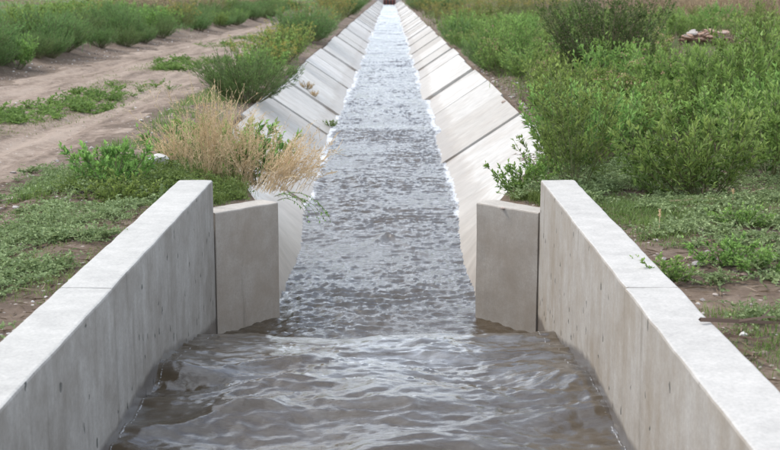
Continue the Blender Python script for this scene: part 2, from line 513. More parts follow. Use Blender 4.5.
# ------------------------------------------------------------------ canal concrete
def sweep(stations, prof_fn, mat, name, jitter=0.003, seed=1, f=2.5):
    """profile polygon swept along stations; both ends capped"""
    rings = [np.array(prof_fn(s)) for s in stations]
    m = len(rings[0])
    V = np.concatenate(rings)
    j = np.stack([fbm(V[:, 1] * f + V[:, 2] * 1.7, V[:, 2] * f + V[:, 0] * 3.1, seed + q, 4, 0.6) for q in range(3)], 1)
    V = V + j * jitter
    fs = []
    for i in range(len(stations) - 1):
        for k in range(m):
            a = i * m + k; b = i * m + (k + 1) % m
            fs.append((a, b, b + m, a + m))
    me = bpy.data.meshes.new(name)
    faces = fs + [tuple(range(m - 1, -1, -1)), tuple(range((len(stations) - 1) * m, len(stations) * m))]
    me.from_pydata([tuple(v) for v in V], [], faces)
    bm = bmesh.new(); bm.from_mesh(me); bmesh.ops.recalc_face_normals(bm, faces=bm.faces); bm.to_mesh(me); bm.free()
    me.materials.append(mat)
    return me

def rrect(x0, x1, z0, z1, c=0.012, nz=8):
    """cross-section with softened upper arrises"""
    p = [(x0, z0)]
    for i in range(1, nz): p.append((x0, z0 + (z1 - c - z0) * i / nz))
    p += [(x0, z1 - c), (x0 + c * 0.3, z1 - c * 0.3), (x0 + c, z1)]
    for i in range(1, 4): p.append((x0 + c + (x1 - x0 - 2 * c) * i / 4, z1))
    p += [(x1 - c, z1), (x1 - c * 0.3, z1 - c * 0.3), (x1, z1 - c)]
    for i in range(1, nz): p.append((x1, z1 - c - (z1 - c - z0) * i / nz))
    p.append((x1, z0))
    return p

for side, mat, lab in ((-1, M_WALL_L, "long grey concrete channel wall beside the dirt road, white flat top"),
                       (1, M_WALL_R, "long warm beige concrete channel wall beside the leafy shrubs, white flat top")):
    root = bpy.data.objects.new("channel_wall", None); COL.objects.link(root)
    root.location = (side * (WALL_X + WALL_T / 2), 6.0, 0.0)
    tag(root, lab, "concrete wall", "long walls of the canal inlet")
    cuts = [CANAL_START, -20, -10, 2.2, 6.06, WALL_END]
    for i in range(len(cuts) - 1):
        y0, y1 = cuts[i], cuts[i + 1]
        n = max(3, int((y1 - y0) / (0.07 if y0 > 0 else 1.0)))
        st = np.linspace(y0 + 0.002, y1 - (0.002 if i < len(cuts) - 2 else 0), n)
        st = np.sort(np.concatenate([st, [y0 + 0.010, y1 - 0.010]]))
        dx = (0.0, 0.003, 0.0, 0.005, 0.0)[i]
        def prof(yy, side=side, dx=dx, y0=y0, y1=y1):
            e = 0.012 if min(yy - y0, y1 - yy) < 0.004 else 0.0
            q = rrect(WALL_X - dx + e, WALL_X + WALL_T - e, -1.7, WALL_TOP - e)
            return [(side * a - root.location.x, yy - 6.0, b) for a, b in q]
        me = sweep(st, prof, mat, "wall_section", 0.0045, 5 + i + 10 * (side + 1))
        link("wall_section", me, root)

# wing walls: from the end of the long walls in to the canal mouth
for side, lab in ((-1, "short angled grey concrete wing wall under the dry straw clump"),
                  (1, "short angled beige concrete wing wall under the small leafy weed")):
    a = Vector((side * (WALL_X - 0.012), WALL_END + 0.003, 0)); b = Vector((side * WING_X, WING_Y, 0))
    d = (b - a); nrm = Vector((-d.y, d.x, 0)).normalized()
    if nrm.x * side < 0: nrm = -nrm
    mid = (a + b) / 2
    def prof(t):
        p = a + d * t - mid
        q = rrect(0, 0.21, -1.7, WING_TOP)
        return [(p.x + nrm.x * u, p.y + nrm.y * u, z) for u, z in q]
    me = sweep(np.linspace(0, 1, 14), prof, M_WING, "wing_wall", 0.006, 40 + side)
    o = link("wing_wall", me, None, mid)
    tag(o, lab, "wing wall", "wing walls at the canal mouth")

# sloping lining: a warped first panel, then flat cast panels
def water_z(y):
    y = np.asarray(y, float)
    kn_y = [-60, 6.5, 7.2, 8.0, 8.75, 9.1, 9.6, 11, 400]
    kn_z = [-0.375, -0.38, -0.40, -0.475, -0.565, -0.80, -0.80, -0.765, -0.76]
    z = sum(np.interp(y + o_, kn_y, kn_z) for o_ in (-0.10, -0.05, 0, 0.05, 0.10)) / 5
    z = z - 0.05 * np.exp(-((y - 12.5) / 1.8) ** 2)
    return z

SL = 1.0 / 1.5
for side, lab in ((-1, "pale sloping concrete canal lining on the dirt road bank"),
                  (1, "pale sloping concrete canal lining on the leafy shrub bank")):
    root = bpy.data.objects.new("canal_lining", None); COL.objects.link(root)
    root.location = (side * LIP_X, J0, 0)
    tag(root, lab, "canal lining", "sloping canal linings")
    # warped transition
    ny, nu = 28, 22
    P = np.zeros((ny, nu, 3)); Q = np.zeros((ny, nu, 3))
    for i in range(ny):
        t = i / (ny - 1); yy = WING_Y + 0.04 + (J0 - 0.012 - WING_Y - 0.04) * t
        tt = t ** 0.8
        top = np.array([(WING_X + 0.10) * (1 - tt) + LIP_X * tt, 0.13 * (1 - t)])
        botz = -1.40
        bot = np.array([(WING_X + 0.03) * (1 - tt) + (LIP_X - 1.40 * 1.5) * tt, botz])
        for j in range(nu):
            u = j / (nu - 1)
            q = top * (1 - u) + bot * u
            w = 0.010 * float(perlin(yy * 1.3, u * 4, 71 + side))
            P[i, j] = (side * (q[0] + w) - side * LIP_X, yy - J0, q[1])
            Q[i, j] = P[i, j] + np.array([side * 0.05, 0, -0.09])
    V = np.concatenate([P.reshape(-1, 3), Q.reshape(-1, 3)])
    fs = grid_faces(ny, nu)
    nP = ny * nu
    F = [fs, fs[:, ::-1] + nP]
    rim = []
    for i in range(ny - 1):
        a0, a1 = i * nu, (i + 1) * nu
        rim.append((a0, a1, a1 + nP, a0 + nP))
    for j in range(nu - 1):
        a0, a1 = (ny - 1) * nu + j, (ny - 1) * nu + j + 1
        rim.append((a0, a1, a1 + nP, a0 + nP))
    F.append(np.array(rim))
    tp = link("transition_panel", mesh_data("transition_panel", V, F, M_LINING, smooth=True), root)
    # flat panels, three shared meshes
    protos = []
    for v in range(3):
        ny, nu = 12, 14
        P = np.zeros((ny, nu, 3))
        for i in range(ny):
            for j in range(nu):
                yy = (PANEL_L - 0.015) * i / (ny - 1)
                dr = 1.45 * j / (nu - 1)
                topw = 0.02 * float(perlin(yy * 2.0, v * 7.7, 81)) if j == 0 else 0
                P[i, j] = (-side * (dr * 1.5 - topw), yy, -dr + 0.006 * float(perlin(yy * 1.1 + v * 9, dr * 2.1, 90)) - topw * .5)
        nrm = np.array([side * 0.5547, 0, -0.832]) * 0.09
        top = P.reshape(-1, 3); bot = top + nrm
        nP = ny * nu
        fs = grid_faces(ny, nu)
        rim = []
        for i in range(ny - 1):
            for j in (0, nu - 1):
                a0, a1 = i * nu + j, (i + 1) * nu + j
                rim.append((a0, a1, a1 + nP, a0 + nP))
        for j in range(nu - 1):
            for i in (0, ny - 1):
                a0, a1 = i * nu + j, i * nu + j + 1
                rim.append((a0, a1, a1 + nP, a0 + nP))
        me = mesh_data("lining_panel", np.concatenate([top, bot]), [fs, fs[:, ::-1] + nP, np.array(rim)], M_LINING)
        protos.append(me)
    npan = int((CANAL_END - J0) / PANEL_L)
    for i in range(npan):
        o = link("lining_panel", protos[rnd.randrange(3)], root,
                 (rnd.uniform(-0.05, 0.05), i * PANEL_L, rnd.uniform(-0.012, 0.012)), (-0.003 + rnd.uniform(-0.003, 0.003), rnd.uniform(-0.006, 0.006), rnd.uniform(-0.004, 0.004)))

# canal bed under the water
bed = np.array([(-2.2, CANAL_START, -1.60), (2.2, CANAL_START, -1.60), (2.2, CANAL_END, -1.60), (-2.2, CANAL_END, -1.60)])
tag(link("canal_bed", mesh_data("canal_bed", bed, [np.array([[0, 1, 2, 3]])], M_GATEC)), kind="structure")

# ------------------------------------------------------------------ water
wy = np.concatenate([np.arange(-30, 3, 0.5), np.arange(3, 11, 0.022), np.arange(11, 24, 0.030), np.arange(24, 50, 0.06), np.arange(50, 110, 0.15), np.arange(110, CANAL_END - .5, 0.5)])
nx = 181
wu = np.linspace(-1, 1, nx)
z0 = water_z(wy)
# standing waves
st = (0.045 + 0.035 * sstep(25, 60, wy)) * sstep(16, 26, wy) * (perlin(wy / 2.6, wy * 0 + 0.3, 55) * 1.5 + 0.5 * perlin(wy / 1.3, wy * 0 + 4.3, 56))
half_wall = np.full(wy.shape, WALL_X + 0.03)
t = np.clip((wy - WALL_END) / (WING_Y - WALL_END), 0, 1)
half = np.where(wy < WALL_END, half_wall, half_wall * (1 - t) + (WING_X + 0.10) * t)
tt = np.clip((wy - WING_Y) / (J0 - WING_Y), 0, 1) ** 0.8
hz = np.clip((z0 + 1.40) / 1.5, 0, 1)
top_x = (WING_X + 0.10) * (1 - tt) + LIP_X * tt
bot_x = (WING_X + 0.03) * (1 - tt) + (LIP_X - 2.1) * tt
trans = bot_x + (top_x - bot_x) * ((z0 + st + 1.40) / 1.5) + 0.06
half = np.where(wy > WING_Y, trans + 0.10, half)
WX = half[:, None] * wu[None, :]
WY = np.repeat(wy[:, None], nx, 1)
pool = 1 - sstep(8.9, 9.5, WY)
# pool: long smooth undulations bent by the flow; canal: short choppy ripples
bx = WX + 0.15 * fbm(WX * 1.2, WY * 1.2, 61, 2); by = WY + 0.25 * fbm(WX * 0.9 + 5, WY * 0.9, 62, 2)
hp = 0.036 * (0.4 - np.abs(perlin(bx * 0.75, by * 1.5, 63))) + 0.019 * perlin(bx * 1.4 + 3, by * 3.0, 64) + 0.012 * (0.3 - np.abs(perlin(bx * 2.4, by * 5.4, 66))) \
     + 0.0085 * (0.3 - np.abs(perlin(bx * 4.4, by * 10.0, 67))) + 0.0045 * (0.3 - np.abs(perlin(bx * 9 + 2, by * 19, 68))) + 0.0018 * fbm(bx * 14, by * 26, 65, 2)
cx = WX + 0.05 * fbm(WX * 3, WY * 2, 71, 2); cy = WY + 0.10 * fbm(WX * 2, WY * 2, 72, 2)
far = sstep(20, 60, WY)
hc = 0.024 * (0.35 - np.abs(perlin(cx * 3.2, cy * 5.6, 73))) + 0.013 * (0.3 - np.abs(perlin(cx * 7.0, cy * 13.0, 74))) \
     + 0.004 * fbm(cx * 13, cy * 26, 75, 2) + far * 0.04 * perlin(cx * 0.8, cy * 0.9, 76)
# vee-shaped wake where a stone sits under the surface
wkx, wky = at(388, 236, -0.80)
dv = np.abs(np.abs(WX - wkx) - 0.42 * np.maximum(wky - WY, 0)) 
wake = np.exp(-(dv / 0.05) ** 2) * np.where(WY < wky, np.exp(-(wky - WY) / 1.3), 0) * 0.020 + 0.022 * np.exp(-((WX - wkx) / 0.10) ** 2 - ((WY - wky) / 0.12) ** 2)
rough_m = np.clip(0.95 + 0.9 * fbm(WX * 0.9, WY * 0.5, 91, 3), 0.35, 1.7)
HZ = z0[:, None] + st[:, None] + pool * hp * 2.6 * np.clip(rough_m, 0.5, 1.5) + (1 - pool) * (hc * 1.9 * rough_m + wake)
# lip of the fall bulges a little in mid stream
HZ -= 0.02 * sstep(6.0, 8.0, WY) * (1 - sstep(8.0, 9.6, WY)) * np.clip(1 - (WX / 1.1) ** 2, 0, 1)
# splashing edges
ae = np.abs(wu)[None, :]
edge_n = fbm(WY * 1.7, WX * 0 + np.sign(WX) * 3, 81, 4)
edge_band = sstep(0.72, 0.95, ae + 0.07 * edge_n)
can = sstep(11.5, 16.0, WY)
HZ += can * edge_band * (0.012 + 0.016 * fbm(WX * 9, WY * 6, 82, 3)) + (1 - can) * sstep(0.88, 1, ae) * 0.02 * fbm(WX * 5, WY * 6, 83, 2)
foam = can * edge_band * (0.62 + 0.42 * fbm(WX * 4, WY * 1.6, 84, 4) + 0.10 * sstep(.9, 1, ae))
crest = np.clip((hc - 0.009) / 0.008, 0, 1)
foam = np.maximum(foam, (1 - pool) * crest * (0.12 + 0.24 * sstep(20, 70, WY) + 0.16 * np.exp(-((WY - 10.2) / 1.2) ** 2)))
foam = np.maximum(foam, (1 - pool) * np.clip(fbm(WX * 1.4, WY * 0.55, 85, 3) * 0.4 + 0.12 * far, 0, 0.36) * (0.6 + .4 * far))
foam = np.maximum(foam, 0.5 * np.exp(-((WX - wkx) / 0.05) ** 2 - ((WY - wky - .03) / 0.05) ** 2))
# broken pale patches on pool and canal: painted sky sheen plus thin foam
painted_shading = fbm(bx * 1.1 + 9, by * 2.6, 87, 4, 0.6)
painted_shading = pool * np.clip((0.10 + 0.58 * np.exp(-((WY - 8.0) / 0.9) ** 2 - (WX / 1.0) ** 2)) * np.clip(1.1 - np.abs(painted_shading) / 0.35, 0, 1), 0, 1) * sstep(3, 5, WY)
painted_shading = np.maximum(painted_shading, (1 - pool) * np.clip(0.25 + 0.8 * fbm(WX * 1.6, WY * 0.7, 88, 3) + 0.25 * far, 0, 0.7) * (0.10 + 0.25 * far))
# thin foam line just off the long walls, and streaks over the fall
ln = 0.965 - 0.085 * sstep(6.5, 9.3, WY) + 0.02 * perlin(WY * 1.8, np.sign(WX) * 5.0, 86)
foam = np.maximum(foam, 0.50 * np.exp(-((ae - ln) / 0.0085) ** 2) * sstep(4, 5, WY) * (1 - sstep(8.6, 9.2, WY)))
foam = np.maximum(foam, 0.40 * np.exp(-((WY - 10.3) / 0.5) ** 2) * sstep(0.5, 1.0, ae))
chop = 0.12 * pool + 0.36 * (1 - pool)
V = np.stack([WX, WY, HZ], -1).reshape(-1, 3)
w = link("canal_water", mesh_data("canal_water", V, [grid_faces(len(wy), nx)], M_WATER, {"foam": foam.ravel(), "chop": chop.ravel(), "painted_shading": painted_shading.ravel()}, smooth=True))
tag(w, kind="structure")

# ------------------------------------------------------------------ sluice gate at the far end
def bm_boxes(name, boxes, mat, bev=0.0):
    bm = bmesh.new()
    for (x0, x1, y0, y1, z0_, z1) in boxes:
        vs = [bm.verts.new(p) for p in ((x0, y0, z0_), (x1, y0, z0_), (x1, y1, z0_), (x0, y1, z0_), (x0, y0, z1), (x1, y0, z1), (x1, y1, z1), (x0, y1, z1))]
        for f in ((3, 2, 1, 0), (4, 5, 6, 7), (0, 1, 5, 4), (1, 2, 6, 5), (2, 3, 7, 6), (3, 0, 4, 7)):
            bm.faces.new([vs[i] for i in f])
    if bev: bmesh.ops.bevel(bm, geom=list(bm.edges), offset=bev, segments=1, affect='EDGES')
    me = bpy.data.meshes.new(name); bm.to_mesh(me); bm.free(); me.materials.append(mat)
    return me
gate = bpy.data.objects.new("sluice_gate", None); COL.objects.link(gate); gate.location = (0, CANAL_END, 0)
tag(gate, "dark red sluice gate across the canal at its far end", "sluice gate")
for bx_ in ((-3.4, -1.05), (1.05, 3.4)):
    link("headwall", bm_boxes("headwall", [(*bx_, -0.3, 0.3, -1.75, 0.25)], M_GATEC, 0.03), gate)
link("pier", bm_boxes("pier", [(-0.07, 0.07, -0.5, 0.3, -1.75, 0.05)], M_RED, 0.01), gate)
for sx in (-1, 1):
    gl = link("gate_leaf", bm_boxes("gate_leaf", [(-0.44, 0.44, -0.06, 0.06, -0.75, 0.12)], M_IRON, 0.01), gate, (sx * 0.56, -0.1, 0))
    link("stiffener", bm_boxes("stiffener", [(-0.10, 0.10, -0.14, -0.062, -0.7, 0.1)], M_RED, 0.008), gl)
    link("guide_post", bm_boxes("guide_post", [(-0.05, 0.05, -0.1, 0.1, -1.7, 0.5)], M_RED, 0.01), gate, (sx * 1.0, -0.32, 0))
link("crossbeam", bm_boxes("crossbeam", [(-1.2, 1.2, -0.12, 0.12, 0.0, 0.14)], M_IRON, 0.01), gate, (0, -0.32, 0.50))

# ------------------------------------------------------------------ vegetation builders
def unit(v):
    return v / np.maximum(np.linalg.norm(v, axis=-1, keepdims=True), 1e-9)

class Buf:
    def __init__(s): s.V = []; s.F = {}; s.T = []; s.n = 0
    def add(s, V, F, T):
        s.V.append(V); s.T.append(T)
        s.F.setdefault(F.shape[1], []).append(F + s.n); s.n += len(V)
    def mesh(s, name, mat):
        return mesh_data(name, np.concatenate(s.V), [np.concatenate(f) for f in s.F.values()], mat, {"tint": np.concatenate(s.T)})

def leaves(buf, P, D, L, W, T, g, fold=0.3):
    """folded diamond leaves"""
    n = len(P)
    D = unit(D)
    S = unit(np.cross(D, unit(g.normal(size=(n, 3)) * 0.6 + np.array([0, 0, 1.0]))))
    N = np.cross(S, D)
    L = np.broadcast_to(L, (n,))[:, None]; W = np.broadcast_to(W, (n,))[:, None]
    b = P; t = P + D * L - N * L * 0.12
    m = P + D * L * 0.45 + N * W * fold
    l = m + S * W * 0.5; r = m - S * W * 0.5
    V = np.stack([b, l, t, r], 1).reshape(-1, 3)
    i = np.arange(n)[:, None] * 4
    F = np.concatenate([i + np.array([[0, 3, 2]]), i + np.array([[0, 2, 1]])])
    buf.add(V, F, np.repeat(T, 4))

def blades(buf, P, H, W, lean, az, T, bend=0.5):
    """bent grass blades, five vertices each"""
    n = len(P)
    d = np.stack([np.cos(az), np.sin(az), np.zeros(n)], 1)
    s = np.stack([-np.sin(az), np.cos(az), np.zeros(n)], 1) * (W[:, None] * 0.5)
    m = P + d * (np.sin(lean) * H * 0.5)[:, None] + np.array([0, 0, 1.0]) * (np.cos(lean) * H * 0.55)[:, None]
    l2 = lean + bend
    t = m + d * (np.sin(l2) * H * 0.5)[:, None] + np.array([0, 0, 1.0]) * (np.cos(l2) * H * 0.45)[:, None]
    V = np.stack([P - s, P + s, m + s * 0.7, m - s * 0.7, t], 1).reshape(-1, 3)
    i = np.arange(n)[:, None] * 5
    buf.add(V, i + np.array([[0, 1, 2, 3]]), np.repeat(T, 5))
    buf.F.setdefault(3, []).append(i + np.array([[3, 2, 4]]) + buf.n - len(V))

def stems(g, base, az, tilt0, tilt1, length, m=8, wob=0.12):
    """polylines (n,m,3)"""
    n = len(base)
    t = np.linspace(0, 1, m)
    tl = tilt0[:, None] + (tilt1 - tilt0)[:, None] * t[None, :]
    a = az[:, None] + np.cumsum(g.normal(size=(n, m)) * wob, 1)
    st = (length / (m - 1))[:, None]
    d = np.stack([np.sin(tl) * np.cos(a), np.sin(tl) * np.sin(a), np.cos(tl)], -1) * st[..., None]
    P = np.concatenate([np.zeros((n, 1, 3)), np.cumsum(d[:, :-1], 1)], 1) + base[:, None, :]
    return P

def tubes(buf, P, r0, r1, T):
    n, m, _ = P.shape
    t = np.linspace(0, 1, m)[None, :]
    r = (np.broadcast_to(r0, (n,))[:, None] * (1 - t) + np.broadcast_to(r1, (n,))[:, None] * t)
    D = unit(np.gradient(P, axis=1))
    A = unit(np.cross(D, np.array([0.3, 0.9, 0.2])))
    B = np.cross(D, A)
    rings = []
    for k in range(3):
        a = 2 * math.pi * k / 3
        rings.append(P + (A * math.cos(a) + B * math.sin(a)) * r[..., None])
    V = np.stack(rings, 2).reshape(-1, 3)
    i = (np.arange(n)[:, None] * m + np.arange(m - 1)[None, :]).ravel()[:, None] * 3
    F = np.concatenate([i + np.array([[k, (k + 1) % 3, 3 + (k + 1) % 3, 3 + k]]) for k in range(3)])
    buf.add(V, F, np.repeat(T, m * 3))

def sample(P, g, per, t0, t1):
    """points and tangents along polylines"""
    n, m, _ = P.shape
    t = g.uniform(t0, t1, (n, per)); f = t * (m - 1); i = np.minimum(f.astype(int), m - 2); w_ = (f - i)[..., None]
    idx = np.arange(n)[:, None]
    p = P[idx, i] * (1 - w_) + P[idx, i + 1] * w_
    d = unit(P[idx, i + 1] - P[idx, i])
    return p.reshape(-1, 3), d.reshape(-1, 3), t.ravel()

def shrub_proto(seed, H, Rad, n1, n2, per, leafL, leafW, spread=0.75, up=0.75, upright=0.55, flower=0, flow_mat=None, leaf=None, stem_mat=None, jit=0.16):
    """shrub of curving stems with side shoots and narrow leaves; returns dict of meshes"""
    g = np.random.default_rng(seed)
    az = g.uniform(0, 2 * math.pi, n1)
    k = np.sqrt(g.random(n1))
    tilt0 = k * spread * 1.15
    tilt1 = k * spread * (1 - upright)
    base = np.stack([np.cos(az) * k * Rad * 0.22, np.sin(az) * k * Rad * 0.22, np.full(n1, -0.03)], 1)
    lean = g.uniform(0.72, 1.08, n1)
    P1 = stems(g, base, az, tilt0, tilt1, H * lean * (1 + 0.12 * k), 8, 0.10)
    sb, sdn, stt = sample(P1, g, n2, 0.18, 0.85)
    ax = np.arctan2(sdn[:, 1], sdn[:, 0]) + g.normal(size=len(sb)) * 1.1
    ti = np.arccos(np.clip(sdn[:, 2], -1, 1)) + g.uniform(0.3, 0.8, len(sb))
    P2 = stems(g, sb, ax, ti, ti * 0.35, H * g.uniform(0.16, 0.42, len(sb)) * (1.1 - stt * 0.6), 5, 0.12)
    lb = Buf(); sbuf = Buf()
    tubes(sbuf, P1, 0.0045, 0.0018, g.random(n1)); tubes(sbuf, P2, 0.0022, 0.0012, g.random(len(P2)))
    for P, t0, q in ((P1, 0.30, per * 2), (P2, 0.10, per)):
        p, d, t_ = sample(P, g, q, t0, 1.0)
        rd = unit(g.normal(size=p.shape)); rd = unit(rd - d * (rd * d).sum(1, keepdims=True))
        D = unit(d * up + rd * (1.05 - 0.55 * t_)[:, None] + np.array([0, 0, 0.15]))
        hgt = np.clip(p[:, 2] / H, 0, 1.1)
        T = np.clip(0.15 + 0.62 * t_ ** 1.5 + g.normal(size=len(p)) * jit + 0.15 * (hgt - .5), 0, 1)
        leaves(lb, p, D, leafL * g.uniform(0.6, 1.15, len(p)) * (1.1 - 0.35 * t_), leafW * g.uniform(0.7, 1.2, len(p)), T, g)
    out = {"foliage": lb.mesh("foliage", leaf or M_LEAF), "stems": sbuf.mesh("stems", stem_mat or M_STEM)}
    if flower:
        fb = Buf()
        tips = np.concatenate([P1[:, -1], P2[:, -1]])
        tips = tips[g.random(len(tips)) < flower]
        tips = tips[tips[:, 2] > H * 0.45]
        pp = np.repeat(tips, 9, 0) + g.normal(size=(len(tips) * 9, 3)) * np.array([0.02, 0.02, 0.012])
        leaves(fb, pp, g.normal(size=pp.shape) + np.array([0, 0, 1.0]), 0.022, 0.016, g.random(len(pp)), g)
        out["flower_heads" if flow_mat is not M_SEED else "seed_heads"] = fb.mesh("flower_heads", flow_mat)
    return out

def place(protos, name, x, y, label, cat, group=None, s=1.0, rz=None, sink=0.0, zs=1.0):
    root = bpy.data.objects.new(name, None); COL.objects.link(root)
    root.location = (x, y, gzs(x, y) - sink)
    root.rotation_euler = (rnd.uniform(-0.05, 0.05), rnd.uniform(-0.05, 0.05), rnd.uniform(0, 6.28) if rz is None else rz)
    root.scale = (s, s, s * zs)
    root.empty_display_size = 0.1
    for k, me in protos.items():
        c_ = link(k, me, root)
        if k in ('seed_heads', 'flower_heads', 'husks', 'twigs'): c_['kind'] = 'stuff'
    tag(root, label, cat, group)
    return root

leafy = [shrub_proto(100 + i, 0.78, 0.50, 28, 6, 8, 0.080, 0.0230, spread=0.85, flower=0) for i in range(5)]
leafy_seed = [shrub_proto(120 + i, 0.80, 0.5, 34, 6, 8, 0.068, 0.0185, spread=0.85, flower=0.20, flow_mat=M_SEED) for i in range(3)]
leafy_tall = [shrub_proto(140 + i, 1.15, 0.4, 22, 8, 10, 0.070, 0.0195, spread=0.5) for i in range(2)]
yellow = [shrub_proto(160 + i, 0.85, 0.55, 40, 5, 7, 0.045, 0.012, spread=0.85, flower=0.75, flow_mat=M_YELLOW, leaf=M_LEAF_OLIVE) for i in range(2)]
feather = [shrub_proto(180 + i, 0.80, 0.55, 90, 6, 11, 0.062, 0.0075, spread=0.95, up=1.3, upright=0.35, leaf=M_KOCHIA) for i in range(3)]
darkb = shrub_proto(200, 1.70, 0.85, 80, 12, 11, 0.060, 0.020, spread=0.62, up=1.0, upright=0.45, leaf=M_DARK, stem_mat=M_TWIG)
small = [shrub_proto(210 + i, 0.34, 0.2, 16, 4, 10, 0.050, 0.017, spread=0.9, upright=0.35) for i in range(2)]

# ---- right bank shrubs
STX, STY = at(706, 46, 0.30)
G_R = "leafy shrubs crowding the bank opposite the dirt road"
L_R = "bushy bright green shrub with slender leaves, in the thicket opposite the dirt road"
L_RS = "green shrub with pinkish tan seed heads, in the thicket opposite the dirt road"
used = []
def free(x, y, r):
    for (a, b) in used:
        if (a - x) ** 2 + (b - y) ** 2 < r * r: return False
    used.append((x, y)); return True
RB = 0.25
def rp(px, py, z=RB):
    return at(px, py, z)
# hand placed ones
x, y = rp(700, 190); place(leafy[0], "leafy_shrub", x, y, "large bright green shrub standing alone by the bare soil of the channel wall", "shrub", G_R, 1.0, 0.4); used.append((x, y))
x, y = rp(664, 186); place(leafy[2], "leafy_shrub", x, y, "smaller bright green shrub pressed against the large lone shrub", "shrub", G_R, 0.72, 1.9); used.append((x, y))
x, y = rp(770, 168); place(leafy[1], "leafy_shrub", x, y, "bright green shrub behind the large lone shrub, gravel at its foot", "shrub", G_R, 1.1, 2.4); used.append((x, y))
x, y = rp(574, 182); place(leafy_tall[0], "leafy_shrub", x, y, "tall upright leafy weed just behind the end of the beige channel wall", "shrub", G_R, 0.88, 1.0); used.append((x, y))
x, y = rp(745, 118); place(leafy_tall[1], "leafy_shrub", x, y, "tallest upright leafy weed rising above the thicket near the stone heap", "shrub", G_R, 1.2, 0.2); used.append((x, y))
x, y = rp(606, 88); place(darkb, "dark_bush", x, y, "tall rounded dark green bush rising out of the bright thicket", "bush", None, 1.0, 0.0); used.append((x, y)); used.append((x + .4, y - .4))
x, y = rp(522, 194, 0.13); place(small[0], "leafy_weed", x, y, "small leafy weed on top of the beige wing wall's soil", "weed", None, 0.95, 0.0)
x, y = rp(548, 186, 0.13); place(small[1], "leafy_weed", x, y, "low dull weed between wing wall and end of beige channel wall", "weed", None, 0.8, 0.0)
STX, STY = at(706, 46, 0.30)
DBX, DBY = rp(606, 88)
def r_label(x, y, s, kind):
    size = "low" if s < 0.92 else ("middling" if s < 1.1 else "large")
    look = "slender leaved green shrub" if kind == 0 else ("green shrub with pinkish seed heads" if kind == 1 else "upright leafy weed")
    if (x - DBX) ** 2 + (y - DBY) ** 2 < 1.6 ** 2: where = "beside the rounded dark bush"
    elif (x - STX) ** 2 + (y - STY) ** 2 < 3.0 ** 2: where = "near the heap of stones"
    elif x < LIP_X + 0.95 and y > 14: where = "leaning over the lip of the pale lining"
    elif y < 14: where = "on the soil behind the beige wall's end"
    elif y < 22: where = "in the thicket between dark bush and beige wall"
    else: where = "in the thicket beyond the dark bush"
    return "%s %s %s" % (size, look, where)
def thicket(n, y0, y1, pw, r0, r1, x_max):
    cnt = tries = 0
    while cnt < n and tries < 9000:
        tries += 1
        y = y0 + (y1 - y0) * rnd.random() ** pw
        x = float(edge_x(y)) + 0.32 + (x_max(y) - LIP_X - 0.3) * rnd.random()
        px = 390 + (x - CAM.x) / y * FPX; py = (CAM.z - 0.25) / y * FPX - 10
        if y < 11.6 and x < 1.9: continue
        if py > 146 and px > 612: continue
        if px > 840: continue
        if 655 < px < 745 and 150 < py < 170: continue
        if abs(px - 706) < (34 if y < 18 else 52) and STY * 0.5 < y < STY + 0.6: continue
        if not free(x, y, r0 + r1 * y): continue
        k = rnd.random()
        if k < 0.66 or y < 15:
            s_ = rnd.uniform(0.78, 1.2); kind, pr, nm = 0, rnd.choice(leafy), "leafy_shrub"
        elif k < 0.88:
            s_ = rnd.uniform(0.85, 1.25); kind, pr, nm = 1, rnd.choice(leafy_seed), "seeding_shrub"
        else:
            s_ = rnd.uniform(0.7, 1.0); kind, pr, nm = 2, rnd.choice(leafy_tall), "leafy_shrub"
        if y < 12.5: s_ *= 0.8
        place(pr, nm, x, y, r_label(x, y, s_, kind), "shrub", G_R, s_, zs=rnd.uniform(0.72, 1.25))
        cnt += 1
thicket(46, 11.4, 21, 1.0, 0.55, 0.004, lambda y: 0.34 * y + 0.3)
thicket(24, 19, 52, 1.3, 0.40, 0.010, lambda y: LIP_X + 0.95)
thicket(95, 21, 60, 1.6, 0.50, 0.006, lambda y: LIP_X + 2.2 + 0.20 * y)
for i, (px, py, hh, lab) in enumerate(((672, 70, 0.75, "leafless grey brown twiggy shrub in front of the stone heap"), (600, 160, 0.35, "leafless twiggy weed at the foot of the thicket behind the beige wall"), (530, 92, 0.5, "leafless twiggy weed on the lip side of the thicket"), (690, 165, 0.4, "leafless twiggy weed on the gravel behind the large lone shrub"))):
    g_ = np.random.default_rng(330 + i)
    n_ = 26
    P = stems(g_, np.zeros((n_, 3)) - np.array([0, 0, .02]), g_.uniform(0, 6.28, n_), g_.uniform(0, .7, n_), g_.uniform(0, .9, n_), hh * g_.uniform(.6, 1.1, n_), 8, 0.15)
    sb, d, t_ = sample(P, g_, 4, 0.3, 0.95)
    Q = stems(g_, sb, np.arctan2(d[:, 1], d[:, 0]) + g_.normal(size=len(sb)) * .8, np.arccos(np.clip(d[:, 2], -1, 1)) + g_.uniform(.1, .6, len(sb)), g_.uniform(0.2, 1.0, len(sb)), hh * g_.uniform(.1, .3, len(sb)), 5, 0.15)
    b1_ = Buf(); tubes(b1_, P, 0.004, 0.002, g_.random(n_)); b2_ = Buf(); tubes(b2_, Q, 0.0025, 0.0015, g_.uniform(.5, 1, len(sb)))
    x, y = rp(px, py)
    place({"stems": b1_.mesh("stems", M_TWIG), "twigs": b2_.mesh("twigs", M_TWIG)}, "dead_shrub", x, y, lab, "dead shrub", None, 1.0, 0.0)
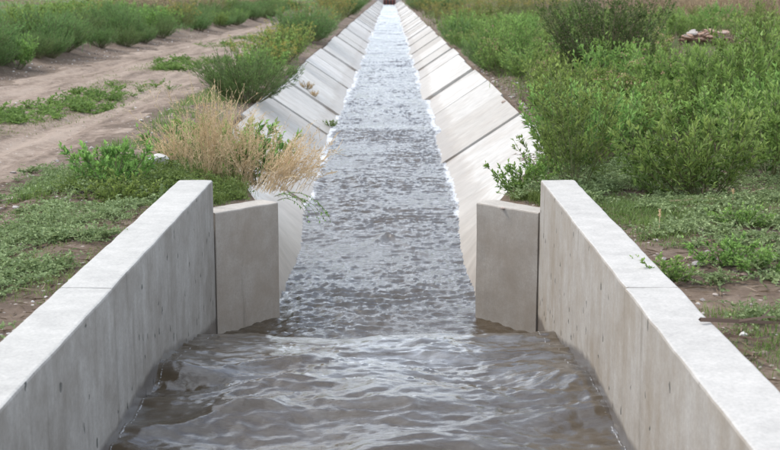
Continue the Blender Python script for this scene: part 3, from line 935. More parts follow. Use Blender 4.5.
# feathery ones and yellow ones along the far right lip
for (px, py, s, kind) in ((480, 66, 1.15, 'f'), (462, 44, 1.25, 'f'), (498, 60, 1.0, 'f'), (645, 70, 1.0, 'f'), (662, 50, 0.9, 'f'), (640, 55, 1.0, 'f'),
                          (455, 30, 1.5, 'y'), (470, 26, 1.6, 'y'), (438, 22, 1.5, 'y'), (545, 24, 1.9, 'y'), (520, 20, 1.9, 'y'), (425, 14, 1.7, 'y'), (500, 22, 1.7, 'y'),
                          (448, 14, 2.0, 'f'), (418, 10, 2.0, 'f'), (408, 5, 2.2, 'y'), (570, 22, 1.6, 'f')):
    x, y = at(px, py, 0.10)
    x = max(x, LIP_X + 0.35 * s)
    if kind == 'f':
        place(rnd.choice(feather), "feathery_weed", x, y, "soft feathery green mound on the bank opposite the dirt road", "weed", "feathery mounds opposite the dirt road", s)
    else:
        place(rnd.choice(yellow), "yellow_shrub", x, y, "olive shrub with dull yellow blossom on the bank opposite the dirt road", "shrub", "yellow shrubs opposite the dirt road", s)

# ---- left bank
LL_F = "soft feathery green mound between dirt road and canal"
LL_Y = "olive shrub with dull yellow blossom between dirt road and canal"
for (px, py, s, kind, zs) in ((252, 97, 1.0, 'F', 0.95), (232, 92, 0.7, 'f', 0.9), (290, 72, 0.95, 'g', 0.9), (272, 74, 0.95, 'y', 0.8), (310, 60, 1.0, 'y', 0.9), (296, 56, 1.0, 'g', 1),
                              (332, 42, 1.35, 'D', 1.0), (322, 40, 1.1, 'f', 1), (318, 38, 1.2, 'y', 1), (305, 40, 1.2, 'y', 1), (346, 26, 1.5, 'y', 1), (335, 24, 1.6, 'y', 1), (355, 17, 1.8, 'f', 1), (350, 14, 1.9, 'y', 1),
                              (362, 10, 2.0, 'f', 1), (368, 5, 2.4, 'y', 1), (340, 14, 2.0, 'y', 1), (283, 62, 0.9, 'g', 1), (262, 80, 0.8, 'g', 0.9)):
    x, y = at(px, py, 0.06)
    s *= 1.28
    x = min(x, -LIP_X - (0.16 if kind == 'F' else 0.42) * s)
    if kind == 'F':
        place(feather[0], "feathery_weed", x, y, "rounded feathery green mound behind the dry straw clump", "weed", None, s, zs=zs)
    elif kind == 'D':
        place(feather[1], "feathery_weed", x, y, "dark feathery mound leaning over the pale lining, yellow shrubs behind it", "weed", None, s, zs=zs)
    elif kind == 'f':
        place(rnd.choice(feather), "feathery_weed", x, y, LL_F, "weed", "feathery mounds between road and canal", s, zs=zs)
    elif kind == 'y':
        place(rnd.choice(yellow), "yellow_shrub", x, y, LL_Y, "shrub", "yellow shrubs between road and canal", s, zs=zs)
    else:
        place(rnd.choice(leafy), "leafy_shrub", x, y, "green shrub with slender leaves between dirt road and canal", "shrub", "leafy shrubs between road and canal", s, zs=zs)
# leafy weeds at the end of the left wall
for (px, py, s, lab, pr) in ((112, 190, 1.45, "dense green leafy weed at the edge of the dirt road, near the grey wall", small[0]),
                             (126, 208, 0.9, "bright green low weed touching the end of the grey channel wall", small[1]),
                             (100, 176, 1.0, "dull green weed between road edge and the white stone", small[0]),
                             (240, 170, 1.6, "green leafy sprig growing up through the dry straw clump", small[1]),
                             (222, 160, 1.9, "tall green sprig in the middle of the dry straw clump", small[0]),
                             (258, 176, 1.5, "green sprig between straw clump and canal lining", small[1]),
                             (180, 150, 1.5, "dark green weed behind the dry straw clump, on the road side", small[0])):
    x, y = at(px, py, 0.15)
    place({k: v for k, v in pr.items()}, "leafy_weed", x, y, lab, "weed", None, s)

for (px, py, zz, s, lab, nm) in ((331, 119, -0.55, 0.5, "tiny green weed rooted in a joint of the lining, road side", "g"), (306, 92, -0.30, 0.6, "dry grass tuft along a joint of the lining, road side", "d"), (314, 99, -0.42, 0.45, "small dry grass tuft lower in the same lining joint", "d")):
    x, y = at(px, py, zz)
    ro = place(small[0] if nm == "g" else {"foliage": small[1]["foliage"].copy(), "stems": small[1]["stems"]}, "joint_weed", x, y, lab, "weed", None, s)
    if nm == "d":
        me_ = ro.children[0].data; me_.materials.clear(); me_.materials.append(M_DRY)
    ro.location.z = -(LIP_X + x) / 1.5 + 0.01

# ---- beyond the road: a belt of feathery weeds and leafy weeds
G_B = "feathery weeds in the belt beyond the dirt road"
cnt = 0; tries = 0; used2 = []
while cnt < 170 and tries < 8000:
    tries += 1
    y = 21 + 85 * rnd.random() ** 1.6
    rc_, rw_ = road_line(np.array([y])); rc_ = float(rc_[0]); rw_ = float(rw_[0])
    x = rc_ - rw_ * 1.12 - 0.25 - (3.0 + 0.10 * y) * rnd.random() ** 1.3
    px = 390 + (x - CAM.x) / y * FPX
    if px < -40: continue
    if any((a - x) ** 2 + (b - y) ** 2 < (0.52 + 0.004 * y) ** 2 for a, b in used2): continue
    used2.append((x, y))
    s = rnd.uniform(0.9, 1.5) * (0.72 if rc_ - rw_ * 1.12 - x < 0.7 else 1.0)
    k = rnd.random()
    if k < 0.72:
        place(rnd.choice(feather), "feathery_weed", x, y, ("%s feathery green weed %s" % ("low" if s < 0.85 else "knee high" if s < 1.15 else "tall", "on the far edge of the dirt road" if rc_ - rw_ * 1.12 - x < 0.8 else "in the front of the belt beyond the dirt road" if y < 40 else "deep in the belt beyond the dirt road")), "weed", G_B, s)
    elif k < 0.96:
        place(rnd.choice(leafy), "leafy_shrub", x, y, "light green leafy weed in the belt beyond the dirt road", "weed", "leafy weeds beyond the dirt road", s * 1.1)
    else:
        place(rnd.choice(yellow), "yellow_shrub", x, y, "olive yellow shrub in the belt beyond the dirt road", "shrub", "yellow shrubs beyond the dirt road", s)
    cnt += 1
dryb = [shrub_proto(240 + i, 0.75, 0.6, 60, 5, 8, 0.055, 0.008, spread=0.95, leaf=M_DRYFIELD, stem_mat=M_DRY) for i in range(2)]
for (px, py, s) in ((150, 27, 1.3), (165, 26, 1.3), (178, 24, 1.4), (190, 22, 1.4), (204, 20, 1.5), (140, 22, 1.4), (120, 24, 1.2), (262, 12, 1.6), (240, 13, 1.6), (275, 9, 1.8), (100, 20, 1.3)):
    x, y = at(px, py, 0.2)
    place(rnd.choice(dryb), "dry_bush", x, y, "dry reddish tan bush among the green weeds beyond the dirt road", "bush", "dry bushes beyond the dirt road", s * 1.5)
for (px, py, s) in ((660, 22, 1.3), (680, 18, 1.4), (700, 20, 1.4), (720, 16, 1.5), (742, 22, 1.3), (770, 16, 1.5), (650, 14, 1.5), (620, 14, 1.6), (690, 12, 1.7), (735, 10, 1.8), (775, 26, 1.2)):
    x, y = at(px, py, 0.3)
    place(rnd.choice(dryb), "dry_bush", x, y, "dry brown bush in the field behind the stone heap", "bush", "dry bushes behind the stone heap", s * 1.3)
# white blossoming shrub
wb = dict(shrub_proto(230, 0.9, 0.6, 36, 5, 5, 0.05, 0.014, flower=1.0, flow_mat=M_WHITE))
x, y = at(82, 22, 0.2)
place(wb, "white_shrub", x, y, "shrub covered in white blossom beyond the dirt road", "shrub", None, 1.55)

# ---- dry straw clump over the wing wall
def straw(seed, n, H, tilt_lo, tilt_hi, az_c, az_w, n2=3, m=9, r=0.0021):
    g = np.random.default_rng(seed)
    az = az_c + g.normal(size=n) * az_w
    tl = g.uniform(tilt_lo, tilt_hi, n)
    base = np.stack([g.normal(size=n) * 0.10, g.normal(size=n) * 0.10, np.full(n, -0.02)], 1)
    P1 = stems(g, base, az, tl * 0.75, tl * 1.35, H * g.uniform(0.55, 1.1, n), m, 0.10)
    sb, d, t_ = sample(P1, g, n2, 0.3, 0.95)
    ti = np.arccos(np.clip(d[:, 2], -1, 1)) + g.normal(size=len(sb)) * 0.4
    ax = np.arctan2(d[:, 1], d[:, 0]) + g.normal(size=len(sb)) * 0.5
    P2 = stems(g, sb, ax, ti, ti * 1.1, H * g.uniform(0.08, 0.25, len(sb)), 4, 0.15)
    b = Buf()
    tubes(b, P1, r, r * 0.5, np.clip(g.normal(size=n) * .22 + .55, 0, 1)); tubes(b, P2, r * 0.7, r * 0.4, np.clip(g.normal(size=len(P2)) * .22 + .65, 0, 1))
    lf = Buf()
    p, d, t_ = sample(P1, g, 9, 0.35, 1.0)
    leaves(lf, p, d + g.normal(size=p.shape) * 0.5, g.uniform(0.015, 0.05, len(p)), 0.0045, np.clip(g.normal(size=len(p)) * .25 + .6, 0, 1), g)
    p, d, t_ = sample(P2, g, 6, 0.2, 1.0)
    leaves(lf, p, d + g.normal(size=p.shape) * 0.5, g.uniform(0.01, 0.025, len(p)), 0.005, np.clip(g.normal(size=len(p)) * .25 + .6, 0, 1), g)
    return {"stalks": b.mesh("stalks", M_DRY), "husks": lf.mesh("husks", M_DRY)}
x, y = at(212, 182, 0.14)
place(straw(301, 125, 0.86, 0.0, 0.85, 2.0, 2.2, r=0.0021), "straw_clump", x, y, "big upright clump of dry straw stalks behind the end of the grey wall", "dry weed", "dry straw clumps at the grey wing wall", 1.0, 0.0)
x, y = at(248, 186, 0.12)
place(straw(302, 80, 0.66, 0.0, 0.85, 1.0, 2.5, r=0.0021), "straw_clump", x, y, "dry straw stalks growing among green leaves above the grey wing wall", "dry weed", "dry straw clumps at the grey wing wall", 1.0, 0.0)
x, y = at(276, 190, 0.12)
place(straw(303, 95, 0.60, 0.35, 1.25, -0.1, 0.6, n2=5, r=0.0024), "straw_clump", x, y, "dry straw stalks drooping over the water from the grey wing wall", "dry weed", "dry straw clumps at the grey wing wall", 1.0, 0.0)
x, y = at(180, 168, 0.14)
place(straw(304, 70, 0.50, 0.1, 0.8, 3.0, 1.2), "straw_clump", x, y, "thin dry straw stalks leaning towards the dirt road", "dry weed", "dry straw clumps at the grey wing wall", 1.0, 0.0)
# green trailing sprig hanging down beside the wing wall
g_ = np.random.default_rng(310)
hb = Buf(); hs = Buf()
P = stems(g_, np.tile(np.array([[0.0, 0.0, 0.02]]), (6, 1)) + g_.normal(size=(6, 3)) * 0.02, g_.normal(size=6) * 0.3 - 0.3, np.full(6, 1.2), np.full(6, 2.9), g_.uniform(0.35, 0.62, 6), 8, 0.1)
tubes(hs, P, 0.002, 0.0012, g_.random(6))
p, d, t_ = sample(P, g_, 22, 0.1, 1)
leaves(hb, p, d + g_.normal(size=p.shape) * 0.7, 0.022, 0.011, g_.random(len(p)), g_)
x, y = -WING_X - 0.02, WING_Y + 0.12
ro = place({"foliage": hb.mesh("foliage", M_LEAF), "stems": hs.mesh("stems", M_STEM)}, "trailing_sprig", x, y, "thin green sprig trailing down the lining behind the grey wing wall", "weed", None, 1.0, 0.0)
ro.location.z = 0.14

# ------------------------------------------------------------------ low growth: stuff
def mats(name, n_plants, fn_xy, lab, mat, seed, leaf=(0.027, 0.015), nst=10, per=11, ln=0.20, z=0.02, rise=0.18):
    """prostrate plants: stems creeping out over the soil with paired small leaves"""
    g = np.random.default_rng(seed)
    xy = fn_xy(g, n_plants)
    n = len(xy)
    base = np.repeat(np.stack([xy[:, 0], xy[:, 1], np.zeros(n)], 1), nst, 0)
    N = len(base)
    P = stems(g, base, g.uniform(0, 2 * math.pi, N), np.full(N, 1.57 - rise * 2) + g.normal(size=N) * rise, np.full(N, 1.57), ln * g.uniform(0.4, 1.2, N), 6, 0.25)
    P[..., 2] += gz(P[..., 0], P[..., 1]) + z * g.random(N)[:, None]
    lb = Buf()
    tubes(lb, P, 0.0016, 0.001, np.full(N, 0.2))
    p, d, t_ = sample(P, g, per, 0.08, 1)
    s = np.repeat(g.choice([0.75, 1.0, 1.25], n), nst * per)
    leaves(lb, p, d * 0.5 + g.normal(size=p.shape) * np.array([0.9, 0.9, 0.35]) + np.array([0, 0, 0.25]), leaf[0] * g.uniform(0.6, 1.2, len(p)) * s, leaf[1] * g.uniform(0.7, 1.2, len(p)) * s,
           np.clip(g.normal(size=len(p)) * 0.2 + np.repeat(g.uniform(0.3, 0.75, n), nst * per), 0, 1), g)
    o = link(name, lb.mesh(name, mat))
    tag(o, lab, "ground cover", kind="stuff")
    return o

def dens(xy, seed, sc, thr):
    return xy[fbm(xy[:, 0] * sc, xy[:, 1] * sc, seed, 3) > thr]
def left_area(g, n):
    y = 4.5 + 8.2 * g.random(n * 3); x = -(WALL_X + WALL_T + 0.15) - g.random(n * 3) ** 1.2 * 1.75
    xy = dens(np.stack([x, y], 1), 401, 1.6, -0.02)
    return xy[:n]
def right_area(g, n):
    y = 4.5 + 8.0 * g.random(n * 3); x = (WALL_X + WALL_T + 0.17) + g.random(n * 3) * 3.5
    xy = np.stack([x, y], 1)
    bx_, by_ = at(740, 298, 0.33)
    q = ((xy[:, 0] - bx_) / 0.55) ** 2 + ((xy[:, 1] - by_) / 0.32) ** 2
    tx_, ty_ = at(742, 342, 0.34)
    q2 = ((xy[:, 0] - tx_) / 0.35) ** 2 + ((xy[:, 1] - ty_) / 0.35) ** 2
    xy = dens(xy[(q > 1) & (q2 > 1)], 402, 1.4, -0.22)
    return xy[:n]
mats("creeping_weeds", 560, left_area, "grey green creeping weeds over the soil beside the grey wall", M_COVER, 411)
mats("creeping_weeds", 950, right_area, "grey green creeping weeds over the soil beside the beige wall", M_COVER, 412)
def lip_left(g, n):
    x = -WING_X - 0.2 - 1.6 * g.random(n); y = WALL_END + 0.22 + 2.3 * g.random(n)
    k = (-x) > edge_x(y) + 0.08
    return np.stack([x, y], 1)[k]
mats("creeping_weeds", 170, lip_left, "green creeping weeds on the soil behind the grey wing wall", M_GRASS, 413, rise=0.35)
def lip_right(g, n):
    x = WING_X + 0.2 + 1.6 * g.random(n); y = WALL_END + 0.22 + 2.7 * g.random(n)
    k = x > edge_x(y) + 0.10
    return dens(np.stack([x, y], 1)[k], 404, 1.5, -0.1)
mats("creeping_weeds", 230, lip_right, "dull green creeping weeds on the soil behind the beige wing wall", M_COVER, 414, rise=0.35)

def grass(name, xy, hgt, wid, lab, mat, seed, lean=0.35, cat="grass", perT=5, spread=0.04, lod=False):
    g = np.random.default_rng(seed)
    n = len(xy)
    q = np.repeat(xy, perT, 0)
    dist = np.maximum(1, np.abs(q[:, 1]) / 12.0) if lod else np.ones(len(q))
    q = q + g.normal(size=q.shape) * spread * dist[:, None] ** 0.5
    zz = gz(q[:, 0], q[:, 1]) - 0.01
    P = np.concatenate([q, zz[:, None]], 1)
    N = len(P)
    b = Buf()
    tn = np.repeat(np.clip(0.5 + 0.8 * fbm(xy[:, 0] * 0.5, xy[:, 1] * 0.5, seed, 2), 0, 1), perT)
    blades(b, P, hgt * g.uniform(0.45, 1.2, N), wid * g.uniform(0.7, 1.3, N) * dist ** 0.8, np.abs(g.normal(size=N)) * lean, g.uniform(0, 6.28, N), np.clip(tn * 0.6 + 0.2 + g.normal(size=N) * 0.2, 0, 1))
    o = link(name, b.mesh(name, mat))
    tag(o, lab, cat, kind="stuff")
    return o

g_ = np.random.default_rng(501)
# vivid grass patch by the beige wall, and thin grass by the grey wall
def blob(px, py, z, sx, sy, n):
    cx_, cy_ = at(px, py, z)
    return np.stack([cx_ + g_.normal(size=n) * sx, cy_ + g_.normal(size=n) * sy], 1)
xy = np.concatenate([blob(640, 212, 0.33, 0.20, 0.30, 700), blob(690, 200, 0.33, 0.35, 0.25, 500), blob(785, 350, 0.34, 0.10, 0.25, 200), blob(770, 312, 0.34, 0.14, 0.08, 120), blob(660, 232, 0.33, 0.12, 0.3, 260), blob(735, 215, 0.33, 0.4, 0.25, 420), blob(600, 192, 0.33, 0.12, 0.2, 260), blob(610, 185, 0.3, 0.2, 0.25, 300)])
xy = xy[np.abs(xy[:, 0]) > WALL_X + WALL_T + 0.03]
grass("short_grass", xy, 0.075, 0.0045, "vivid short grass beside the beige wall", M_GRASS, 511, lean=0.7)
xy = np.concatenate([blob(60, 280, 0.25, 0.35, 0.5, 350), blob(120, 225, 0.2, 0.3, 0.5, 420), blob(20, 300, 0.2, 0.3, 0.3, 250), blob(60, 215, 0.12, 0.5, 0.4, 400)])
xy = xy[(xy[:, 0] < -(WALL_X + WALL_T + 0.03))]
grass("short_grass", xy, 0.05, 0.0045, "thin short grass beside the grey wall", M_GRASS, 512, lean=0.8)
xy = np.concatenate([blob(255, 193, 0.12, 0.22, 0.22, 420), blob(225, 180, 0.12, 0.3, 0.3, 350)])
xy = xy[np.abs(xy[:, 0]) > edge_x(xy[:, 1]) + 0.05]
grass("short_grass", xy, 0.13, 0.005, "green grass at the foot of the dry straw clump", M_GRASS, 513, lean=0.6)
for sd_, lab_ in ((-1, "grass tufts on the soil right behind the grey wing wall"), (1, "grass tufts on the soil right behind the beige wing wall")):
    n = 420
    t_ = g_.random(n)
    q_ = np.stack([sd_ * ((WALL_X + 0.10) * (1 - t_) + (WING_X + 0.28) * t_ + 0.14 * g_.random(n)), WALL_END + 0.20 + 0.45 * t_ + 0.22 * g_.random(n)], 1)
    grass("short_grass", q_, 0.09, 0.005, lab_, M_GRASS, 515 + sd_, lean=0.7, spread=0.02)
# dead straw lying on the soil
def litter(xy, lab, seed):
    g = np.random.default_rng(seed)
    n = len(xy); b = Buf()
    P = np.concatenate([xy, (gz(xy[:, 0], xy[:, 1]) + 0.006)[:, None]], 1)
    a = g.uniform(0, 6.28, n)
    leaves(b, P, np.stack([np.cos(a), np.sin(a), g.normal(size=n) * 0.12 + 0.05], 1), g.uniform(0.03, 0.14, n), g.uniform(0.003, 0.008, n), g.random(n), g)
    tag(link("dead_straw", b.mesh("dead_straw", M_DRYFIELD)), lab, "litter", kind="stuff")
n = 5200
litter(np.stack([WALL_X + WALL_T + 0.03 + 4.2 * g_.random(n) ** 1.2, 4.5 + 10 * g_.random(n)], 1), "dead straw scattered on the soil beside the beige wall", 561)
litter(np.stack([-(WALL_X + WALL_T + 0.03 + 1.9 * g_.random(2600)), 4.5 + 8 * g_.random(2600)], 1), "dead straw scattered on the soil beside the grey wall", 562)
n = 4500
y = 12.5 + 22 * g_.random(n); litter(np.stack([LIP_X + 0.2 + 6 * g_.random(n), y], 1), "dead straw scattered under the shrub thicket", 563)
# grass strip between the wheel tracks and along the road
y = 12 + 75 * g_.random(9000) ** 1.5
rc_, rw_ = road_line(y)
x = rc_ + 0.25 + g_.normal(size=len(y)) * 0.33
xy = np.stack([x, y], 1); xy = xy[fbm(xy[:, 0] * 0.9, xy[:, 1] * 0.22, 521, 3) > 0.10]
xy = np.concatenate([xy] + [blob(a_, b_, 0.07, 0.22 + 0.2 * sy_, sy_, int(n_)) for a_, b_, sy_, n_ in ((100, 98, 0.6, 420), (60, 112, 0.55, 420), (25, 121, 0.5, 260), (80, 106, 0.5, 300), (160, 70, 0.5, 240), (185, 63, 0.8, 360), (207, 62, 0.7, 260), (150, 88, 0.5, 110), (232, 46, 1.0, 260), (245, 40, 1.2, 260), (175, 68, .6, 260))])
TRK = [(100, 98, 0.6, 50), (60, 112, 0.55, 50), (25, 121, 0.5, 34), (80, 106, 0.5, 40), (160, 70, 0.5, 26), (185, 63, 0.8, 44), (207, 62, 0.7, 30), (150, 88, 0.5, 14), (232, 46, 1.0, 30), (245, 40, 1.2, 30), (175, 68, .6, 30), (8, 126, .4, 16)]
mats("track_weeds", 0, lambda g, n: np.concatenate([blob(a_, b_, 0.07, 0.16 + 0.22 * sy_, sy_, n_ * 2 // 5) for a_, b_, sy_, n_ in TRK]), "low green weeds between the wheel tracks of the dirt road", M_GRASS, 525, leaf=(0.045, 0.024), ln=0.22, rise=0.35)
grass("track_grass", xy, 0.060, 0.007, "low grass between the wheel tracks of the dirt road", M_GRASS, 522, lean=0.8, lod=True, spread=0.06)
y = 10.5 + 80 * g_.random(5200) ** 1.5
rc_, rw_ = road_line(y)
x = rc_ + rw_ * 1.0 + np.abs(g_.normal(size=len(y))) * 0.45
xy = np.stack([x, y], 1); xy = xy[(xy[:, 0] < -edge_x(xy[:, 1]) - 0.1)]
xy = xy[fbm(xy[:, 0] * 0.8, xy[:, 1] * 0.5, 523, 3) > -0.10]
grass("verge_grass", xy, 0.12, 0.006, "short grass along the verge between dirt road and canal", M_GRASS, 524, lean=0.6, lod=True, spread=0.06)
# field beyond the road
y = 20 + 220 * g_.random(26000) ** 1.9
rc_, rw_ = road_line(y)
x = rc_ - rw_ * 1.15 - 0.9 - (2 + 0.42 * y) * g_.random(len(y)) ** 1.2
xy = np.stack([x, y], 1)
dry = fbm(xy[:, 0] * 0.12, xy[:, 1] * 0.035, 531, 3) + 0.22 * sstep(60, 110, xy[:, 1]) - 0.12
grass("field_grass", xy[dry < 0.12], 0.34, 0.007, "tall green grass in the field beyond the dirt road", M_KOCHIA, 532, lean=0.4, lod=True, spread=0.12)
grass("dry_field_grass", xy[dry >= 0.12], 0.45, 0.007, "dry reddish tan grass in the field beyond the dirt road", M_DRYFIELD, 533, lean=0.4, lod=True, spread=0.12)
# right bank: undergrowth and the dry field behind the thicket
y = 13 + 45 * g_.random(9000) ** 1.4
x = LIP_X + 0.30 + (1 + 0.30 * y) * g_.random(len(y))
grass("undergrowth", np.stack([x, y], 1), 0.22, 0.006, "green undergrowth among the shrubs opposite the dirt road", M_GRASS, 541, lean=0.6, lod=True, spread=0.1)
y = 36 + 200 * g_.random(24000) ** 1.6
x = LIP_X + 0.8 + (4 + 0.42 * y) * g_.random(len(y))
xy = np.stack([x, y], 1)
sel = (fbm(xy[:, 0] * 0.1, xy[:, 1] * 0.04, 551, 3) + 0.025 * (xy[:, 0] - 8)) > 0.10
grass("dry_field_grass", xy[sel], 0.45, 0.007, "dry brown grass in the field behind the shrub thicket", M_DRYFIELD, 552, lean=0.4, lod=True, spread=0.15)
grass("field_grass", xy[~sel], 0.45, 0.007, "tall green grass along the far bank opposite the dirt road", M_GRASS, 553, lean=0.4, lod=True, spread=0.15)

# ------------------------------------------------------------------ stones
def stone_mesh(seed, flat=0.6, sub=2):
    bm = bmesh.new()
    bmesh.ops.create_icosphere(bm, subdivisions=sub, radius=0.5)
    g = np.random.default_rng(seed)
    cuts = [(unit(g.normal(size=3)), g.uniform(0.26, 0.42)) for _ in range(9)]
    for v in bm.verts:
        p = np.array(v.co)
        for nrm, d in cuts:
            q = p @ nrm
            if q > d: p = p - nrm * (q - d)
        v.co = (p[0], p[1] * 0.85, p[2] * flat)
    me = bpy.data.meshes.new("stone"); bm.to_mesh(me); bm.free(); me.materials.append(M_STONE)
    return me
stones = [stone_mesh(600 + i, rnd.uniform(0.45, 0.75)) for i in range(6)]
flats = [stone_mesh(620 + i, 0.30) for i in range(4)]
def stone(px, py, z, w_px, lab, mesh=None, mat=None, group=None, dz=0.0, rot=None):
    x, y = at(px, py, z)
    s = w_px * math.hypot(y, CAM.z - z) / FPX * 1.25
    me = mesh or rnd.choice(stones)
    if mat is not None:
        me = me.copy(); me.materials.clear(); me.materials.append(mat)
    o = link("stone", me, None, (x, y, gzs(x, y) + s * 0.10 + dz), rot or (rnd.uniform(-.2, .2), rnd.uniform(-.2, .2), rnd.uniform(0, 6)), (s, s, s))
    tag(o, lab, "stone", group)
    return o
stone(158, 172, 0.13, 24, "chalky white stone beside the dry straw clump at the wall's end", stones[1], M_WHITESTONE, dz=0.06)
stone(42, 276, 0.25, 13, "rounded tan stone among the creeping weeds beside the grey wall")
stone(36, 288, 0.25, 9, "dark flat stone beside the rounded tan stone", flats[0])
stone(12, 198, 0.08, 10, "dark gravelly stone at the edge of the dirt road", flats[1])
stone(700, 233, 0.34, 17, "dark grey flat stone among weeds beside the beige wall", stones[2])
stone(699, 263, 0.34, 16, "long pale flat stone beside the beige wall, nearest the bare soil", flats[2])
stone(697, 246, 0.34, 7, "small pale stone between the two flat stones", stones[0], M_WHITESTONE)
stone(688, 259, 0.34, 8, "small brown stone touching the long pale stone", stones[3])
stone(716, 290, 0.34, 6, "small pinkish stone on the bare soil", stones[4])
stone(698, 296, 0.34, 6, "tiny pale stone lying against the beige wall's edge", stones[5])
stone(526, 118, 0.05, 11, "pinkish stone on the lip of the pale lining", flats[3])
stone(505, 98, 0.05, 6, "small tan stone on the lip of the pale lining", stones[0])
stone(503, 207, 0.15, 5, "small reddish stone on the beige wing wall's soil", stones[4])
M_RUBBLE = plain("rubble_brown", (0.33, 0.215, 0.155), 0.9, 6)
rub = []
for q_ in flats + stones[:2]:
    q_ = q_.copy(); q_.materials.clear(); q_.materials.append(M_RUBBLE); rub.append(q_)
for i in range(60):                                   # heap behind the thicket
    hx = rnd.gauss(0, 0.42); hy = rnd.uniform(-0.3, 0.5); h = max(0.0, 0.42 * (1 - (hx / 0.95) ** 2)) * rnd.uniform(0.15, 1.0)
    s = rnd.uniform(0.18, 0.42)
    o = link("stone", rnd.choice(rub[:4]) if rnd.random() < 0.75 else rnd.choice(flats), None, (STX + hx, STY + hy * (1 - h), gzs(STX, STY) + 0.05 + h), (rnd.uniform(-.4, .4), rnd.uniform(-.4, .4), rnd.uniform(0, 6)), (s, s, s * 1.1))
    tag(o, "broken flat reddish stone in the heap behind the shrub thicket", "stone", "stones in the heap behind the thicket")
# scattered pebbles: stuff
def pebbles(name, xy, s0, s1, lab, seed, mat):
    g = np.random.default_rng(seed)
    bm = bmesh.new(); bmesh.ops.create_icosphere(bm, subdivisions=1, radius=0.5)
    bv = np.array([v.co[:] for v in bm.verts]); bf = np.array([[v.index for v in f.verts] for f in bm.faces]); bm.free()
    n = len(xy)
    s = s0 + (s1 - s0) * g.random(n) ** 3
    V = bv[None] * (1 + 0.35 * g.normal(size=(n, len(bv), 1)).clip(-1, 1)) * s[:, None, None] * np.array([1, 0.8, 0.55])
    a = g.uniform(0, 6.28, n); c_, s_ = np.cos(a)[:, None], np.sin(a)[:, None]
    X = V[..., 0] * c_ - V[..., 1] * s_ + xy[:, 0, None]; Y = V[..., 0] * s_ + V[..., 1] * c_ + xy[:, 1, None]
    Z = V[..., 2] + gz(xy[:, 0], xy[:, 1])[:, None] + s[:, None] * 0.12
    F = (bf[None] + (np.arange(n) * len(bv))[:, None, None]).reshape(-1, 3)
    T = np.repeat(g.random(n), len(bv))
    o = link(name, mesh_data(name, np.stack([X, Y, Z], -1).reshape(-1, 3), [F], mat, {"tint": T}))
    tag(o, lab, "gravel", kind="stuff")
def peb_mat():
    k = NT("pebbles")
    a = k.n("ShaderNodeAttribute", attribute_name="tint")
    c = k.ramp(a.outputs["Fac"], [(0.0, (0.13, 0.10, 0.085)), (0.35, (0.26, 0.19, 0.155)), (0.6, (0.30, 0.27, 0.25)), (0.85, (0.42, 0.36, 0.32)), (1.0, (0.62, 0.60, 0.58))])
    k.l(c, k.b.inputs["Base Color"]); k.b.inputs["Roughness"].default_value = 0.9
    return k.m
M_PEB = peb_mat()
n = 1500
xy = np.stack([WALL_X + WALL_T + 0.04 + 4.0 * g_.random(n) ** 1.3, 4.5 + 10 * g_.random(n)], 1)
pebbles("gravel", xy, 0.008, 0.05, "loose gravel on the soil beside the beige wall", 701, M_PEB)
xy = np.stack([-WALL_X - WALL_T - 0.04 - 2.0 * g_.random(900), 4.5 + 9 * g_.random(900)], 1)
pebbles("gravel", xy, 0.006, 0.03, "fine gravel on the soil beside the grey wall", 702, M_PEB)
y = 10 + 45 * g_.random(2200) ** 1.4
rc_, rw_ = road_line(y)
side_ = g_.choice([-1, -1, 1, 0], len(y))
xy = np.stack([rc_ + side_ * rw_ * 1.08 + g_.normal(size=len(y)) * np.where(side_ == 0, 1.2, 0.28), y], 1)
xy = xy[np.abs(xy[:, 0]) > edge_x(xy[:, 1]) + 0.05]
pebbles("gravel", xy, 0.01, 0.075, "loose stones along the edges of the dirt road", 703, M_PEB)
y = 13 + 20 * g_.random(1600) ** 1.4
xy = np.stack([LIP_X + 0.12 + 3.2 * g_.random(len(y)) ** 1.6, y], 1)
pebbles("gravel", xy, 0.012, 0.10, "loose stones on the soil along the lip of the lining opposite the road", 704, M_PEB)

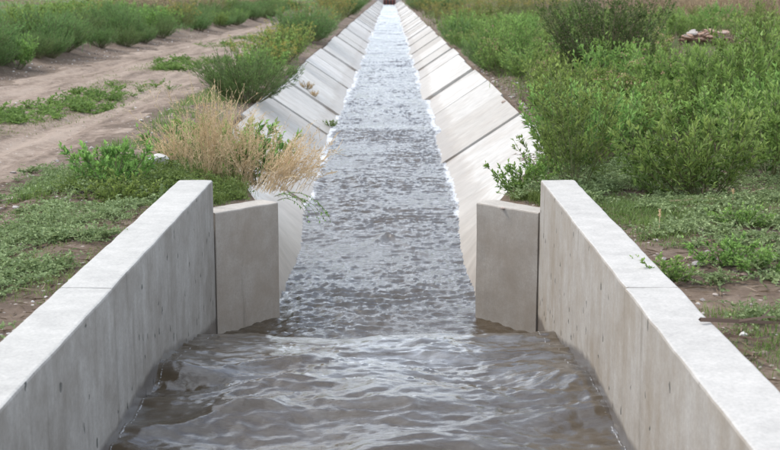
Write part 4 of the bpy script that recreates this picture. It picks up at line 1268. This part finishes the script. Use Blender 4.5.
# ------------------------------------------------------------------ twigs, litter
def twig(p0, p1, r, lab, seed, mat=M_TWIG, side=2, zs0=0.34):
    g = np.random.default_rng(seed)
    a = np.array([*at(*p0, zs0), 0]); b = np.array([*at(*p1, 0.34), 0])
    m = 9
    t = np.linspace(0, 1, m)[:, None]
    P = a * (1 - t) + b * t
    P[:, :2] += np.cumsum(g.normal(size=(m, 2)), 0) * 0.003
    P[:, 2] = gz(P[:, 0], P[:, 1]) + r + 0.02
    if zs0 > 0.4: P[:, 2] = np.maximum(P[:, 2], (zs0 + r) * (1 - t[:, 0]) + P[-1, 2] * t[:, 0])
    bf = Buf()
    tubes(bf, P[None], r, r * 0.6, np.array([0.4]))
    if side:
        sb, d, tt_ = sample(P[None], g, side, 0.2, 0.8)
        Q = stems(g, sb, np.arctan2(d[:, 1], d[:, 0]) + g.choice([-0.6, 0.6], side), np.full(side, 1.3), np.full(side, 1.55), np.full(side, np.linalg.norm(b - a) * 0.35), 5, 0.1)
        tubes(bf, Q, r * 0.6, r * 0.3, np.full(side, 0.6))
    V0 = P[0].copy()
    me = bf.mesh("dry_twig", mat)
    co = np.zeros(len(me.vertices) * 3, np.float32); me.vertices.foreach_get("co", co)
    co = co.reshape(-1, 3) - V0.astype(np.float32); me.vertices.foreach_set("co", co.ravel())
    o = link("dry_twig", me, None, tuple(V0)); tag(o, lab, "twig")
twig((700, 322), (790, 330), 0.011, "thick brown twig lying on the soil with its end over the beige wall", 801, zs0=0.41)
twig((725, 336), (775, 345), 0.008, "shorter brown twig lying under the thick twig", 802)
twig((735, 350), (768, 362), 0.007, "crooked brown twig beside the beige wall, half in grass", 803)
twig((668, 202), (775, 199), 0.008, "long pale stick lying across the creeping weeds behind the beige wall", 804, M_DRY, 1)
twig((0, 224), (30, 221), 0.005, "short straw coloured stick on the soil by the dirt road", 805, M_DRY, 0)
def stalk(px, py, h, lab, seed):
    g = np.random.default_rng(seed)
    P = stems(g, np.array([[0, 0, -0.02]]), np.array([g.uniform(0, 6)]), np.array([0.05]), np.array([0.15]), np.array([h]), 7, 0.3)
    b = Buf(); tubes(b, P, 0.0035, 0.002, np.array([0.6]))
    hb = Buf(); p, d, _ = sample(P, g, 26, 0.72, 1); leaves(hb, p, d + g.normal(size=p.shape) * 0.6, 0.018, 0.007, g.random(len(p)), g)
    x, y = at(px, py, 0.33)
    place({"stalks": b.mesh("stalks", M_DRY), "seed_heads": hb.mesh("seed_heads", M_DRY)}, "dry_stalk", x, y, lab, "dry weed", None, 1.0, 0.0)
stalk(659, 235, 0.17, "single dry stalk by the beige wall's edge, near the flat stones", 811)
stalk(733, 205, 0.12, "single straw stalk standing by the long pale stick", 812)
stalk(672, 172, 0.42, "tall dry stalk in front of the large lone shrub", 813)
for (px, py, s, lab) in ((652, 278, 0.9, "yellowish leafy weed leaning on the edge of the beige wall"), (722, 265, 1.0, "pale leafy weed beside the long flat stone"),
                         (755, 275, 0.9, "grey green leafy weed at the edge of the bare soil"), (742, 230, 0.9, "pale leafy weed with small blossoms near the long stick")):
    x, y = at(px, py, 0.33)
    x = max(x, WALL_X + WALL_T + 0.05)
    place(rnd.choice(small), "leafy_weed", x, y, lab, "weed", None, s * 0.75, zs=0.7)

print("tris", sum(len(m.polygons) for m in bpy.data.meshes), "objs", len(bpy.data.objects))
